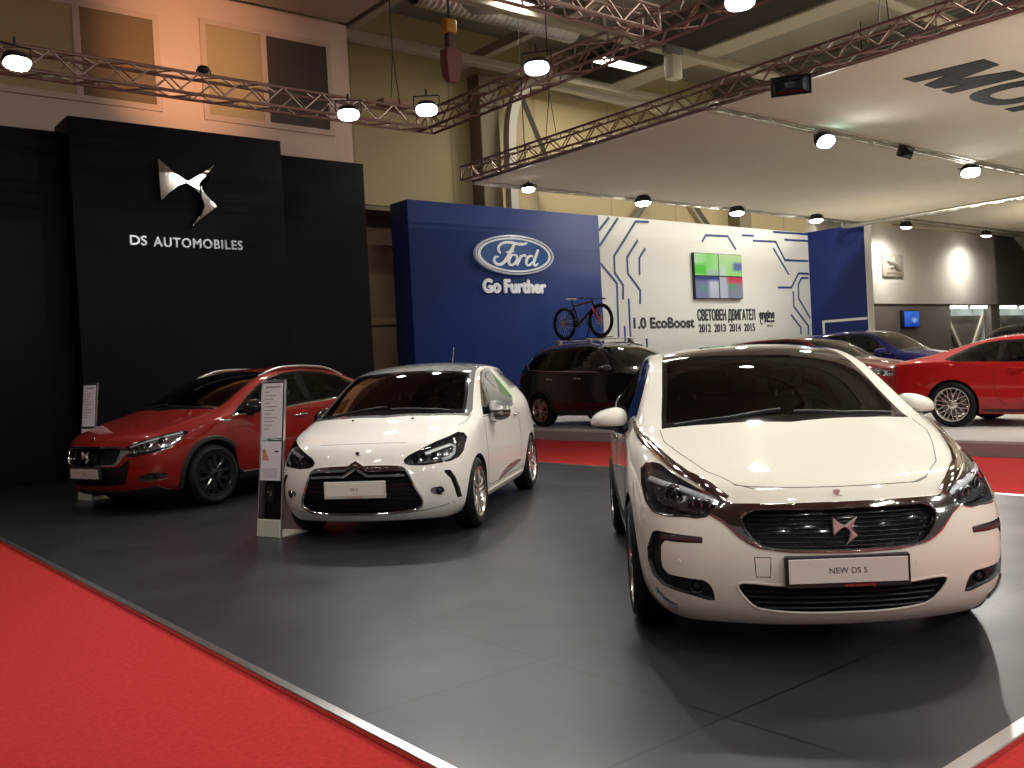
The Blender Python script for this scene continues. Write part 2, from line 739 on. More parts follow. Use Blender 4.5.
def wheel_meshes(key, r, rim, width, style, m_rim):
    w2 = width / 2
    bm = new_bm()
    # tyre: tread, shoulders, sidewalls
    prof = [(rim - .005, -w2 * .86), (rim + .012, -w2 * .95), ((r + rim) / 2, -w2 * 1.03), (r - .03, -w2 * .93), (r - .008, -w2 * .8),
            (r, -w2 * .5), (r, -w2 * .12), (r - .006, -w2 * .1), (r - .006, -w2 * .04), (r, -w2 * .02), (r, w2 * .3), (r - .006, w2 * .32), (r - .006, w2 * .38), (r, w2 * .4), (r, w2 * .6),
            (r - .008, w2 * .8), (r - .03, w2 * .93), ((r + rim) / 2, w2 * 1.03), (rim + .012, w2 * .95), (rim - .005, w2 * .86)]
    bm_lathe(bm, prof, seg=64, closed=True)
    tyre = from_bm('tyre', bm, RUBBER, angle=40)
    # rim: lip, barrel, spokes
    bm = new_bm()
    bm_lathe(bm, [(rim + .006, w2 * .90), (rim + .004, w2 * .97), (rim - .008, w2 * .97), (rim - .018, w2 * .86), (rim - .03, w2 * .6), (rim - .05, -w2 * .2), (rim - .05, -w2 * .9), (rim + .004, -w2 * .9)], seg=64, closed=True)
    yo, yi = w2 * .86, w2 * .62
    ro = rim - .012
    if style == 'five_double':
        for i in range(5):
            a = 2 * PI * i / 5 + PI / 2
            for s in (-1, 1):
                bm_spoke(bm, .045, a + s * .25, ro, a + s * .20, .042, .036, yi + .02, yo)
    elif style == 'five_broad':
        for i in range(5):
            a = 2 * PI * i / 5 + PI / 2
            bm_spoke(bm, .04, a, ro * .62, a, .07, .075, yi + .02, yo)
            for s in (-1, 1):
                bm_spoke(bm, ro * .5, a + s * .06, ro, a + s * .22, .05, .055, yo - .004, yo)
    elif style == 'ten_y':
        for i in range(10):
            a = 2 * PI * i / 10 + PI / 2
            bm_spoke(bm, .04, a, ro * .50, a, .026, .022, yi + .015, yo - .006)
            for s in (-1, 1):
                bm_spoke(bm, ro * .47, a + s * .01, ro, a + s * .20, .018, .018, yo - .007, yo)
    elif style == 'ten_black':
        for i in range(10):
            a = 2 * PI * i / 10 + PI / 2
            bm_spoke(bm, .045, a, ro, a + .10, .045, .03, yi + .02, yo)
            bm_spoke(bm, ro * .55, a + .05, ro, a - .12, .02, .02, yo - .012, yo - .003)
    elif style == 'multi':
        for i in range(14):
            a = 2 * PI * i / 14
            bm_spoke(bm, .045, a, ro, a, .03, .026, yi + .02, yo)
    bm_lathe(bm, [(.0005, yi + .03), (.05, yi + .028), (.075, yi + .015), (.078, yi - .02), (.0005, yi - .022)], seg=32)
    for i in range(5):
        a = 2 * PI * i / 5 + PI / 2 + PI / 5
        bm_cyl(bm, (.055 * math.cos(a), yi + .01, .055 * math.sin(a)), (.055 * math.cos(a), yi + .03, .055 * math.sin(a)), .009, seg=6)
    rm = from_bm('wheel', bm, m_rim, angle=35)
    bm = new_bm()
    bm_lathe(bm, [(.0005, yi + .042), (.024, yi + .041), (.031, yi + .034), (.032, yi + .02), (.0005, yi + .02)], seg=28)
    cap = from_bm('hub_cap', bm, BLACK_GLOSS if style == 'ten_black' else SATIN, angle=35)
    bm = new_bm()
    bm_lathe(bm, [(.05, w2 * .1), (rim * .72, w2 * .1), (rim * .72, -w2 * .05), (.05, -w2 * .05)], seg=40, closed=True)
    disc = from_bm('brake_disc', bm, DISC, angle=35)
    for c in (tyre, cap, disc):
        c.parent = rm
    return rm


def add_wheels(parent, xf, xr, track_y, r, rim, width, style, m_rim, steer=0.):
    """Four wheels; outer wheel face at +-track_y."""
    y = track_y - width / 2
    first = None
    for x in (xf, xr):
        for s in (1, -1):
            if first is None:
                w = first = wheel_meshes('w', r, rim, width, style, m_rim)
                w.parent = parent
            else:
                w = copy_tree(first, parent)
            w.location = (x, s * y, r)
            w.rotation_euler = (0, .37 * (x + s), (0 if s > 0 else PI) + (steer if x == xf else 0))
    return first


def arch_liner(parent, xs, r, zc, y_out, depth=.3, material=None):
    for x in xs:
        for s in (1, -1):
            bm = new_bm()
            n = 28
            A, B, Cn = [], [], []
            for i in range(n + 1):
                t = -.35 + (PI + .7) * i / n
                c, q = math.cos(t), math.sin(t)
                A.append(bm.verts.new((x + r * 1.0 * c, s * y_out(x + r * c, zc + r * q), zc + r * q)))
                B.append(bm.verts.new((x + r * 1.03 * c, s * (y_out(x, zc) - depth), zc + r * 1.03 * q)))
            mid = bm.verts.new((x, s * (y_out(x, zc) - depth), zc))
            for i in range(n):
                bm.faces.new((A[i], A[i + 1], B[i + 1], B[i]))
                bm.faces.new((B[i], B[i + 1], mid))
            from_bm('wheel_arch', bm, material or BLACK_MATT, parent, angle=40)


def cut_arches(sh, xs, r, zc):
    """Open the round wheel arches on both flanks."""
    poly = lambda x: [(x + r * math.cos(t), zc + r * math.sin(t)) for t in np.linspace(0, 2 * PI, 72, endpoint=False)]
    ids = []
    for x in xs:
        for s in (1, -1):
            ids.append(sh.region('arch_void', 'S', poly(x), s, nmin=-.6, cond=lambda C: np.abs(C[:, 1]) > .45))
    return ids


def flank_y(sh, dflt=.8):
    def f(x, z):
        h, n, i, d = sh.bvh.ray_cast(Vector((x, 3, z)), Vector((0, -1, 0)))
        return h.y - .002 if h is not None and h.y > .4 else dflt
    return f


def wing_mirror(parent, p, s, size, m_shell, m_base=None, arm=None, chrome_shell=False):
    """Door mirror at p=(x,y,z) centre; s = flank sign; size=(depth, width, height)."""
    dx, dy, dz = size
    def shape(lower):
        bm = new_bm()
        bmesh.ops.create_uvsphere(bm, u_segments=36, v_segments=24, radius=1.)
        if lower:
            bmesh.ops.delete(bm, geom=[v for v in bm.verts if v.co.z > -.38], context='VERTS')
        for v in bm.verts:
            x, y, z = v.co
            # flat glass side to the rear, blunt nose forward, slimmer and lower towards the tip
            x2 = min(x, .42)
            z2 = math.copysign(abs(z) ** (.85 if z > 0 else .7), z)
            y2 = math.copysign(abs(y) ** .88, y)
            k = 1. - .24 * y2
            c = Vector((x2 * dx * .75 + .14 * y2 * dx, y2 * dy / 2, z2 * dz / 2 * k * (1. if z > 0 else .82) - .05 * y2 * dz))
            if lower:
                c *= 1.015
            v.co = Vector((c.x, s * c.y, c.z)) + Vector(p)
        return bm
    o = from_bm('wing_mirror', shape(False), m_shell, parent, angle=50)
    from_bm('mirror_underside', shape(True), m_base or BLACK_PLASTIC, o, angle=50)
    # glass
    bm = new_bm()
    pts = []
    for i in range(28):
        t = 2 * PI * i / 28
        y2, z2 = math.cos(t), math.sin(t)
        pts.append((s * math.copysign(abs(y2) ** .8, y2) * dy * .43 + p[1], math.copysign(abs(z2) ** .8, z2) * dz * .40 + p[2]))
    bm_prism(bm, pts, p[0] + dx * .315, p[0] + dx * .36, 'YZ')
    from_bm('mirror_glass', bm, CHROME, o)
    # foot
    bm = new_bm()
    a = Vector(arm) if arm else Vector((p[0] + .03, p[1] - s * dy * .75, p[2] - dz * .45))
    b = Vector((p[0] + .01, p[1] - s * dy * .25, p[2] - dz * .32))
    c = (a + b) / 2 + Vector((0, 0, -.01))
    bm_tube(bm, [a, c, b], [.036, .03, .04], seg=12)
    from_bm('mirror_foot', bm, m_base or BLACK_PLASTIC, o, smooth=True)
    return o


def bm_pad(bm, c, size, bev, mtx=None, seg=4):
    x, y, z = c
    a, b, h = size
    return bm_box(bm, x - a / 2, x + a / 2, y - b / 2, y + b / 2, z - h / 2, z + h / 2, bev, seg, mtx)


def seat(parent, x, y, zc, material, w=.5):
    """Front seat facing -x: cushion, leaning backrest, headrest on two posts."""
    bm = new_bm()
    bm_pad(bm, (x, y, zc), (.5, w, .16), .06)
    s = from_bm('seat', bm, material, parent, angle=50)
    bm = new_bm()
    L = Matrix.Translation((x + .25, y, zc + .05)) @ Matrix.Rotation(math.radians(16), 4, 'Y')
    bm_pad(bm, (0, 0, .28), (.14, w - .02, .58), .06, L)
    from_bm('backrest', bm, material, s, angle=50)
    bm = new_bm()
    bm_pad(bm, (0, 0, .70), (.09, .26, .17), .04, L)
    from_bm('headrest', bm, material, s, angle=50)
    bm = new_bm()
    for q in (-.06, .06):
        bm_cyl(bm, L @ Vector((0, q, .52)), L @ Vector((0, q, .66)), .008, seg=8)
    from_bm('headrest_post', bm, SATIN, s)
    return s


def cabin(parent, x_dash, x_seat, x_rear, z_floor, z_dash, half, wheel_y, seat_z, m=None, rear=True):
    """Dashboard, steering wheel, floor pan and seats seen through the glass."""
    m = m or CABIN
    bm = new_bm()
    prof = [(x_dash - .5, z_dash - .05), (x_dash - .25, z_dash), (x_dash, z_dash + .01), (x_dash + .1, z_dash - .05), (x_dash + .14, z_dash - .22), (x_dash + .05, z_dash - .45), (x_dash - .5, z_dash - .45)]
    bm_prism(bm, prof, -half + .05, half - .05, 'XZ')
    from_bm('dashboard', bm, CABIN, parent, angle=30)
    bm = new_bm()
    bm_pad(bm, (x_dash + .06, wheel_y, z_dash + .02), (.2, .36, .09), .04)
    from_bm('instrument_hood', bm, CABIN, parent, angle=50)
    bm = new_bm()
    L = Matrix.Translation((x_dash + .27, wheel_y, z_dash - .03)) @ Matrix.Rotation(math.radians(-65), 4, 'Y')
    ring = [L @ Vector((.185 * math.cos(t), .185 * math.sin(t), 0)) for t in np.linspace(0, 2 * PI, 40, endpoint=False)]
    bm_tube(bm, ring, .016, 10, closed=True)
    for t in (0, PI * .62, -PI * .62):
        bm_cyl(bm, L @ Vector((0, 0, -.01)), L @ Vector((.18 * math.cos(t), .18 * math.sin(t), 0)), .022, .014, 8)
    bm_lathe_pts = [(.0005, .012), (.05, .008), (.065, -.01), (.05, -.03), (.0005, -.03)]
    rings = []
    for r, h in bm_lathe_pts:
        rings.append([bm.verts.new(L @ Vector((r * math.cos(t), r * math.sin(t), h))) for t in np.linspace(0, 2 * PI, 20, endpoint=False)])
    for A, B in zip(rings[:-1], rings[1:]):
        for k in range(20):
            bm.faces.new((A[k], A[(k + 1) % 20], B[(k + 1) % 20], B[k]))
    from_bm('steering_wheel', bm, BLACK_PLASTIC, parent, angle=50)
    bm = new_bm()
    bm_box(bm, x_dash - .3, x_rear + .45, -half, half, z_floor, z_floor + .05)
    from_bm('cabin_floor', bm, CABIN, parent)
    for s in (-1, 1):
        seat(parent, x_seat, s * half * .48, seat_z, m)
    if rear:
        bm = new_bm()
        bm_pad(bm, (x_rear, 0, seat_z), (.5, half * 1.6, .16), .06)
        s = from_bm('rear_bench', bm, m, parent, angle=50)
        L = Matrix.Translation((x_rear + .25, 0, seat_z + .05)) @ Matrix.Rotation(math.radians(20), 4, 'Y')
        bm = new_bm()
        bm_pad(bm, (0, 0, .28), (.14, half * 1.6, .56), .06, L)
        from_bm('backrest', bm, m, s, angle=50)
        for q in (-1, 0, 1):
            bm = new_bm()
            bm_pad(bm, (0, q * half * .55, .64), (.08, .25, .14), .035, L)
            from_bm('headrest', bm, m, s, angle=50)


def number_plate(parent, sh, z, w, h, body, m_face, m_frame=None, xoff=.012, yoff=0., text_size=.05, sub=None, xtop=None):
    """Show plate on the nose: frame, face, lettering."""
    hh, n = sh.cast('F', yoff, z)
    x = hh.x - xoff
    bm = new_bm()
    bm_box(bm, x - .004, x + .03, yoff - w / 2 - .012, yoff + w / 2 + .012, z - h / 2 - (.022 if sub else .012), z + h / 2 + .012, .004, 1)
    fr = from_bm('number_plate', bm, m_frame or BLACK_PLASTIC, parent, angle=30)
    bm = new_bm()
    bm_box(bm, x - .0075, x - .003, yoff - w / 2, yoff + w / 2, z - h / 2, z + h / 2, .002, 1)
    from_bm('plate_face', bm, m_face, fr)
    # lettering reads from the front: picture-right is -y
    mt = Matrix.Translation((x - .0082, yoff, z)) @ Matrix(((0, 0, -1), (-1, 0, 0), (0, 1, 0))).to_4x4()
    text_mesh('plate_lettering', body, text_size, .001, PRINT_DARK, fr, mt)
    if sub:
        mt = Matrix.Translation((x - .0048, yoff - sub[1], z - h / 2 - .011)) @ Matrix(((0, 0, -1), (-1, 0, 0), (0, 1, 0))).to_4x4()
        text_mesh('frame_lettering', sub[0], .021, .001, PRINT_RED, fr, mt)
    return fr


def wing_badge(bm, s, mtx, d=.012):
    """Two sharp curved blades: a triangle wing and a crescent wing meeting at a point. s = height."""
    left = [(-.47, .36), (-.36, .28), (-.20, .14), (.03, .0), (-.16, -.10), (-.33, -.24), (-.455, -.37), (-.463, -.1)]
    right = [(-.03, .0), (.16, .12), (.34, .25), (.50, .36), (.36, .18), (.23, .06), (.20, 0), (.27, -.14), (.36, -.24), (.51, -.39),
             (.36, -.50), (.18, -.64), (.04, -.76), (.14, -.62), (.24, -.50), (.28, -.40), (.26, -.30), (.19, -.17), (.10, -.07)]
    for poly, apex in ((left, (-.30, .0)), (right, (.27, -.2))):
        n = len(poly)
        base = [bm.verts.new(mtx @ Vector((a * s, b * s, 0))) for a, b in poly]
        mid = [bm.verts.new(mtx @ Vector((a * s, b * s, d * .5))) for a, b in poly]
        f = bm.faces.new(base[::-1])
        for i in range(n):
            j = (i + 1) % n
            bm.faces.new((base[i], base[j], mid[j], mid[i]))
        # ridge along the outline's shrunken core
        top = []
        for i in range(n):
            a, b = poly[i]
            top.append(bm.verts.new(mtx @ Vector(((a * .93 + apex[0] * .07) * s, (b * .93 + apex[1] * .07) * s, d))))
        for i in range(n):
            j = (i + 1) % n
            bm.faces.new((mid[i], mid[j], top[j], top[i]))
        tf = bm.faces.new(top)
        bmesh.ops.triangulate(bm, faces=[f, tf])


FRONT = Matrix(((0, 0, -1), (-1, 0, 0), (0, 1, 0))).to_4x4()     # local XY picture plane -> car nose (faces -x)


# ------------------------------------------------------------------ the big white car in front
def creases(rows, stations=(), sill=.4):
    """rows: (side row j, first station, last station, sharpness); stations: (station i, sharpness) across the top."""
    out = []
    for j, i0, i1, s in rows:
        out.append((lambda a, b, j=j, i0=i0, i1=i1: a[1] == b[1] == j and a[2] == b[2] and a[2] in (0, 6) and i0 <= min(a[0], b[0]) and max(a[0], b[0]) <= i1 and a[0] != b[0], s))
    for i, s in stations:
        out.append((lambda a, b, i=i: a[0] == b[0] == i and a[1] == b[1] == 4, s))
    out.append((lambda a, b: a[1] == b[1] == 0 and a[2] == b[2] and a[2] in (0, 6), sill))
    return out


def front_creases(rows):
    """sharp lines across the nose: (row j, sharpness)"""
    return [((lambda a, b, j=j: a[0] == b[0] == 0 and a[1] == b[1] == j), s) for j, s in rows]


def shell_big(level=5):
    st = [
        # x    y0   z0    y1   z1    y2    z2    y3    z3    y4    z4    zc    bow
        [.30, .72, .15, .805, .24, .82, .50, .785, .71, .665, .83, .86, 0., (.10, .02, -.02, .02, .02)],
        [.56, .79, .16, .875, .26, .90, .52, .865, .79, .745, .89, .915, -.05],
        [.97, .84, .17, .905, .28, .935, .56, .895, .90, .79, .975, 1.00, -.14],
        [1.32, .84, .17, .885, .29, .92, .58, .885, .96, .80, 1.04, 1.075, -.24],
        [1.60, .84, .17, .885, .29, .915, .60, .88, .985, .765, 1.16, 1.20, -.26],
        [1.92, .84, .17, .885, .29, .91, .60, .875, 1.00, .705, 1.33, 1.375, -.22],
        [2.25, .84, .17, .885, .29, .91, .60, .875, 1.01, .655, 1.435, 1.475, -.12],
        [2.75, .84, .17, .885, .29, .91, .60, .875, 1.02, .635, 1.465, 1.52, 0.],
        [3.30, .84, .18, .885, .30, .915, .62, .875, 1.04, .62, 1.445, 1.50, 0.],
        [3.80, .83, .19, .89, .31, .92, .64, .86, 1.08, .60, 1.37, 1.43, 0.],
        [4.15, .80, .21, .88, .33, .90, .66, .82, 1.10, .59, 1.26, 1.32, .05],
        [4.40, .72, .25, .81, .35, .83, .66, .75, 1.03, .62, 1.13, 1.15, .05],
    ]
    cr = creases([(3, 2, 10, .45), (4, 3, 9, .45)], [(3, .3)]) + front_creases([(4, .25), (0, .5)])
    return Shell(st, fbow=(.22, .27, .30, .27, .16), rbow=(.10, .13, .14, .10, .04), level=level, crease=cr, pw=2.4)


def pose(root, x, y, yaw_deg):
    """Stand a car (origin under its nose, +x to its tail) on the hall floor."""
    root.location = (x, y, root.location.z)
    root.rotation_euler = (0, 0, math.radians(yaw_deg))


def sym(half):
    """Close a half outline (y >= 0, running outward and back to the middle) with its mirror image."""
    return list(half) + [(-a, b) for a, b in half[::-1] if abs(a) > 1e-6]


def gaps(parent, sh, lines, w=.007, material=None):
    """Panel gaps: fine dark lines let into the skin."""
    bm = new_bm()
    for view, side, pts in lines:
        sh.strip(bm, view, pts, w, .0012, side, step=.04, sink=.003)
    return from_bm('panel_gap', bm, material or GAP, parent)


def trim_line(parent, sh, name, material, view, pts, w, h, sides=(1,), closed=False, step=.03):
    """A moulding; outlines for F and T views mirror in y, S views mirror by side."""
    o = None
    for s in sides:
        bm = new_bm()
        q = pts if (s > 0 or view == 'S') else ([(-a, b) for a, b in pts] if view in 'FR' else [(a, -b) for a, b in pts])
        sh.strip(bm, view, q, w, h, s, closed, step)
        o = from_bm(name, bm, material, parent, smooth=False, angle=40)
    return o


def projector(parent, p, r, ring=CHROME, tilt=(-1, 0, 0)):
    """Round lamp: chrome bezel, dark bowl and a glass bull's eye."""
    d = Vector(tilt).normalized()
    q = d.to_track_quat('Z', 'Y').to_matrix().to_4x4()
    M = Matrix.Translation(p) @ q
    def lathe(prof, seg=28):
        bm = new_bm()
        rs = [[bm.verts.new(M @ Vector((rr * math.cos(2 * PI * i / seg), rr * math.sin(2 * PI * i / seg), h))) for i in range(seg)] for rr, h in prof]
        for A, B in zip(rs[:-1], rs[1:]):
            for k in range(seg):
                bm.faces.new((A[k], A[(k + 1) % seg], B[(k + 1) % seg], B[k]))
        return bm
    o = from_bm('projector', lathe([(r, -.03), (r * 1.05, .0), (r * 1.0, .008), (r * .88, .004), (r * .84, -.02)]), ring, parent, angle=40)
    from_bm('projector_lens', lathe([(r * .84, -.018), (r * .7, .0), (r * .42, .012), (.0006, .016)]), BLACK_GLOSS, o, smooth=True)
    return o


def build_big_white():
    root = empty('hatchback_car')
    white = paint('pearl_white', (.78, .76, .66), .0, .32)
    L, TY, R = 1, .915, .335
    sh = shell_big(5)
    xs = (.97, 3.697)
    ar = cut_arches(sh, xs, .365, .335)
    # ---- outlines in car coordinates (front view: y,z; top view: x,y; side view: x,z)
    hood = [(1.16, .700), (.93, .70), (.70, .643), (.41, .551), (.30, .497), (.24, .44), (.19, .36), (.165, .17), (.155, 0)]
    hood_o = hood + [(a, -b) for a, b in hood[::-1]] + [(1.06, -.45), (.98, 0), (1.06, .45)]
    sh.region('hood', 'T', hood_o)
    ws = [(1.165, .690), (1.35, .672), (1.593, .640), (1.90, .606), (2.19, .575), (2.30, .560)]
    ws_o = ws + [(2.25, .30), (2.235, 0), (2.25, -.30)] + [(a, -b) for a, b in ws[::-1]] + [(1.08, -.42), (1.0, 0), (1.08, .42)]
    sh.region('windscreen_frame', 'T', ws_o, cond=lambda C: C[:, 2] > .95)
    wi = [(1.235, .655), (1.37, .640), (1.60, .609), (1.90, .573), (2.15, .545)]
    sh.region('windscreen', 'T', wi + [(2.16, .28), (2.145, 0), (2.16, -.28)] + [(a, -b) for a, b in wi[::-1]] + [(1.15, -.42), (1.09, 0), (1.15, .42)], cond=lambda C: C[:, 2] > .95)
    sh.region('roof_panel', 'T', [(2.31, .559), (2.7, .55), (3.3, .535), (3.8, .52), (4.02, .50), (4.06, 0), (4.02, -.50), (3.8, -.52), (3.3, -.535), (2.7, -.55), (2.31, -.559), (2.26, -.30), (2.245, 0), (2.26, .30)], cond=lambda C: C[:, 2] > 1.2)
    win_o = [(1.40, 1.005), (1.62, 1.135), (1.78, 1.235), (1.95, 1.322), (2.15, 1.392), (2.4, 1.428), (2.8, 1.44), (3.3, 1.415), (3.7, 1.355), (3.98, 1.27), (4.07, 1.20), (3.95, 1.15), (3.6, 1.085), (3.0, 1.04), (2.3, 1.01), (1.8, 1.0)]
    w_f = [(1.66, 1.115), (1.80, 1.205), (1.97, 1.30), (2.17, 1.368), (2.40, 1.40), (2.58, 1.41), (2.62, 1.055), (2.3, 1.035), (1.9, 1.025), (1.74, 1.02), (1.70, 1.06)]
    w_q = [(1.48, 1.025), (1.62, 1.10), (1.68, 1.02)]
    w_r = [(2.70, 1.412), (3.0, 1.408), (3.3, 1.387), (3.55, 1.35), (3.50, 1.105), (3.0, 1.065), (2.72, 1.055)]
    w_b = [(3.60, 1.342), (3.75, 1.31), (3.95, 1.245), (3.99, 1.205), (3.9, 1.17), (3.57, 1.12)]
    door_f = [(1.42, .36), (1.36, .60), (1.36, .985), (1.42, .995), (1.8, .99), (2.3, 1.0), (2.64, 1.015), (2.68, .6), (2.66, .34), (2.55, .31), (1.55, .31)]
    door_r = [(2.67, .34), (2.69, .6), (2.65, 1.016), (3.0, 1.03), (3.5, 1.075), (3.60, 1.085), (3.58, .92), (3.42, .72), (3.30, .52), (3.28, .36), (3.2, .325), (2.8, .32)]
    for s in (1, -1):
        sh.region('window_frame%d' % s, 'S', win_o, s)
        for nm, w in (('front_window', w_f), ('quarter_window', w_q), ('rear_window', w_r), ('tail_window', w_b)):
            sh.region('%s%d' % (nm, s), 'S', w, s)
        sh.region('door_f%d' % s, 'S', door_f, s)
        sh.region('door_r%d' % s, 'S', door_r, s)
    surround = sym([(0, .738), (.17, .738), (.376, .738), (.46, .738), (.492, .752), (.53, .725), (.575, .690), (.515, .655), (.452, .592), (.405, .560), (.366, .545), (.24, .528), (0, .522)])
    mesh = sym([(0, .714), (.17, .715), (.37, .713), (.405, .702), (.428, .684), (.436, .665), (.422, .625), (.394, .586), (.362, .558), (.33, .546), (.24, .539), (0, .535)])
    sh.region('grille_surround', 'F', surround, cond=lambda C: C[:, 0] < .6)
    sh.region('grille', 'F', mesh, cond=lambda C: C[:, 0] < .6)
    intake = sym(rounded([(0, .372), (.26, .374), (.43, .389), (.475, .378), (.462, .335), (.40, .262), (.35, .246), (.20, .232), (0, .232)], 1, False))
    sh.region('intake', 'F', intake, cond=lambda C: C[:, 0] < .6)
    head = [(.842, .856), (.815, .884), (.78, .890), (.751, .887), (.686, .842), (.604, .797), (.497, .750), (.521, .728), (.588, .680), (.63, .672), (.672, .677), (.76, .672), (.815, .678), (.842, .717), (.85, .79)]
    cee = [(.838, .55), (.826, .585), (.805, .596), (.70, .592), (.611, .588), (.613, .560), (.70, .556), (.775, .556), (.793, .53), (.797, .46), (.790, .42), (.768, .396), (.671, .388), (.617, .386), (.590, .368), (.574, .335), (.566, .288), (.60, .285), (.672, .304), (.75, .318), (.793, .330), (.835, .37), (.852, .43), (.852, .50)]
    for s in (1, -1):
        hp = head if s > 0 else mir(head)
        cp = cee if s > 0 else mir(cee)
        sh.region('headlight%d' % s, 'F', hp, cond=lambda C: C[:, 0] < 1.0, nmin=.01)
        sh.region('side_vent%d' % s, 'F', cp, cond=lambda C: C[:, 0] < .8, nmin=.01)
    tail = [(.80, .98), (.60, 1.04), (.50, .98), (.55, .90), (.80, .84)]
    for s in (1, -1):
        sh.region('tail_lamp%d' % s, 'R', tail if s > 0 else mir(tail), cond=lambda C: C[:, 0] > 3.9, nmin=.02)
    # ---- skins
    I = sh.id_of
    body = sh.make(0, 'body', white, root)
    sh.make(I('hood'), 'hood', white, root)
    f = sh.make(I('windscreen_frame'), 'windscreen_frame', BLACK_GLOSS, root)
    sh.make(I('windscreen'), 'windscreen', GLASS_DARK, root)
    r = sh.make(I('roof_panel'), 'roof_panel', BLACK_GLOSS, root)
    r['label'] = 'black glass roof'
    for s in (1, -1):
        sh.make(I('window_frame%d' % s), 'window_frame', BLACK_GLOSS, root)
        for nm in ('front_window', 'quarter_window', 'rear_window', 'tail_window'):
            sh.make(I('%s%d' % (nm, s)), 'side_window', GLASS_PRIV, root)
        for nm, hx in (('door_f', 2.48), ('door_r', 3.30)):
            d = sh.make(I('%s%d' % (nm, s)), 'door', white, root)
            P, N = sh.path('S', [(hx - .10, .90), (hx, .905), (hx + .10, .90)], s, .05)
            bm = new_bm()
            bm_tube(bm, [P[0] + N[0] * .004] + [p + n * .035 for p, n in zip(P[1:-1], N[1:-1])] + [P[-1] + N[-1] * .004], .014, 10)
            h = from_bm('door_handle', bm, CHROME, d, smooth=True)
        sh.make(I('tail_lamp%d' % s), 'tail_lamp', TAIL_RED, root)
    # ---- nose
    sh.shifted(I('grille_surround'), 'grille_surround', CHROME, root, .007)
    g = sh.shifted(I('grille'), 'grille', BLACK_GLOSS, root, .035, axis=(1, 0, 0))
    bm = new_bm()
    for i in range(9):
        z = .548 + i * .0195
        hw = .42 if .58 < z < .69 else .365
        pts = [(hw * (2 * k / 24 - 1), z) for k in range(25)]
        P, N = sh.path('F', pts, 1, .05)
        bm_tube(bm, [p + Vector((.022, 0, 0)) for p in P], .0035, 5)
    from_bm('grille_bar', bm, mat('grille_bar_black', (.02, .02, .021), .25, .6), g, smooth=True)
    bm = new_bm()
    for i in range(8):
        z = .558 + i * .0195
        for k in range(-17, 18):
            y = k * .024 + (.012 if i % 2 else 0)
            if abs(y) > (.41 if .59 < z < .69 else .35) or abs(y) < .10 and i > 1:
                continue
            h, n = sh.cast('F', y, z)
            bmesh.ops.create_icosphere(bm, subdivisions=1, radius=.0034, matrix=Matrix.Translation(h + Vector((.016, 0, 0))))
    from_bm('grille_stud', bm, mat('stud_dark_chrome', (.09, .09, .095), .15, 1.), g, smooth=True)
    trim_line(g, sh, 'grille_rim', CHROME, 'F', mesh, .012, .010, closed=True, step=.02)
    it = sh.shifted(I('intake'), 'lower_intake', BLACK_MATT, root, .05, axis=(1, 0, 0))
    bm = new_bm()
    for i in range(5):
        z = .256 + i * .027
        hw = .37 + .09 * i / 4
        P, N = sh.path('F', [(-hw, z), (0, z), (hw, z)], 1, .05)
        bm_moulding(bm, [p + Vector((.03, 0, 0)) for p in P], N, .009, .008)
    from_bm('intake_slat', bm, BLACK_PLASTIC, it)
    trim_line(it, sh, 'intake_lip', white, 'F', intake, .012, .003, closed=True)
    for s in (1, -1):
        tip = Vector((-.72, s * .69, 0)).normalized()
        h = sh.shifted(I('headlight%d' % s), 'headlight', LAMP_GREY, root, .040, axis=tuple(-tip), taper=.03)
        sh.make(I('headlight%d' % s), 'headlight_lens', LENS, h)
        projector(h, sh.cast('F', s * .735, .762)[0] - tip * .028, .052, CHROME, tip)
        projector(h, sh.cast('F', s * .735, .762)[0] - tip * .024, .026, SATIN, tip)
        def inner_line(pts, d, w, hh, nm, mtl):
            P, N = sh.path('F', [(s * a, b) for a, b in pts], 1, .02)
            bm = new_bm()
            bm_moulding(bm, [p - n * d for p, n in zip(P, N)], N, w, hh)
            from_bm(nm, bm, mtl, h, angle=40)
        inner_line([(.816, .825), (.755, .812), (.694, .803), (.60, .772), (.53, .745)], .010, .030, .010, 'light_strip', mat('lamp_white_bar', (.9, .9, .9), .3, .35))
        inner_line([(.53, .742), (.56, .715), (.592, .694)], .02, .010, .005, 'light_strip', CHROME)
        inner_line([(.80, .735), (.775, .715), (.70, .703), (.60, .69)], .014, .016, .008, 'lamp_bezel', CHROME)
        for q, (yy, zz) in enumerate(((.655, .735), (.62, .73), (.585, .727))):
            hh, n = sh.cast('F', s * yy, zz)
            bm = new_bm()
            bm_pad(bm, (0, 0, 0), (.04, .036, .058), .010, Matrix.Translation(hh - tip * .030) @ Matrix.Rotation(math.atan2(tip.y, tip.x), 4, 'Z'))
            from_bm('lamp_cell', bm, REFLECTOR, h, angle=40)
        trim_line(h, sh, 'lamp_seal', CHROME, 'F', head, .008, .004, sides=(s,), closed=True, step=.02)
        trim_line(root, sh, 'chrome_wing_strip', CHROME, 'T', [(.19, .492), (.24, .54), (.30, .585), (.42, .652), (.56, .698), (.73, .737), (.99, .785), (1.20, .81), (1.36, .822), (1.46, .818)],
                  lambda t: .050 if t < .75 else .050 - .12 * (t - .75), .016, sides=(s,))
        v = sh.shifted(I('side_vent%d' % s), 'side_vent', BLACK_PLASTIC, root, -.022)
        trim_line(v, sh, 'day_light', mat('day_light_bar', (.16, .13, .12), .15, .7), 'F', [(.615, .575), (.70, .575), (.79, .573)], .024, .006, sides=(s,))
        hh, n = sh.cast('F', s * .643, .352)
        projector(v, hh + Vector((.018, 0, 0)), .034, BLACK_PLASTIC)
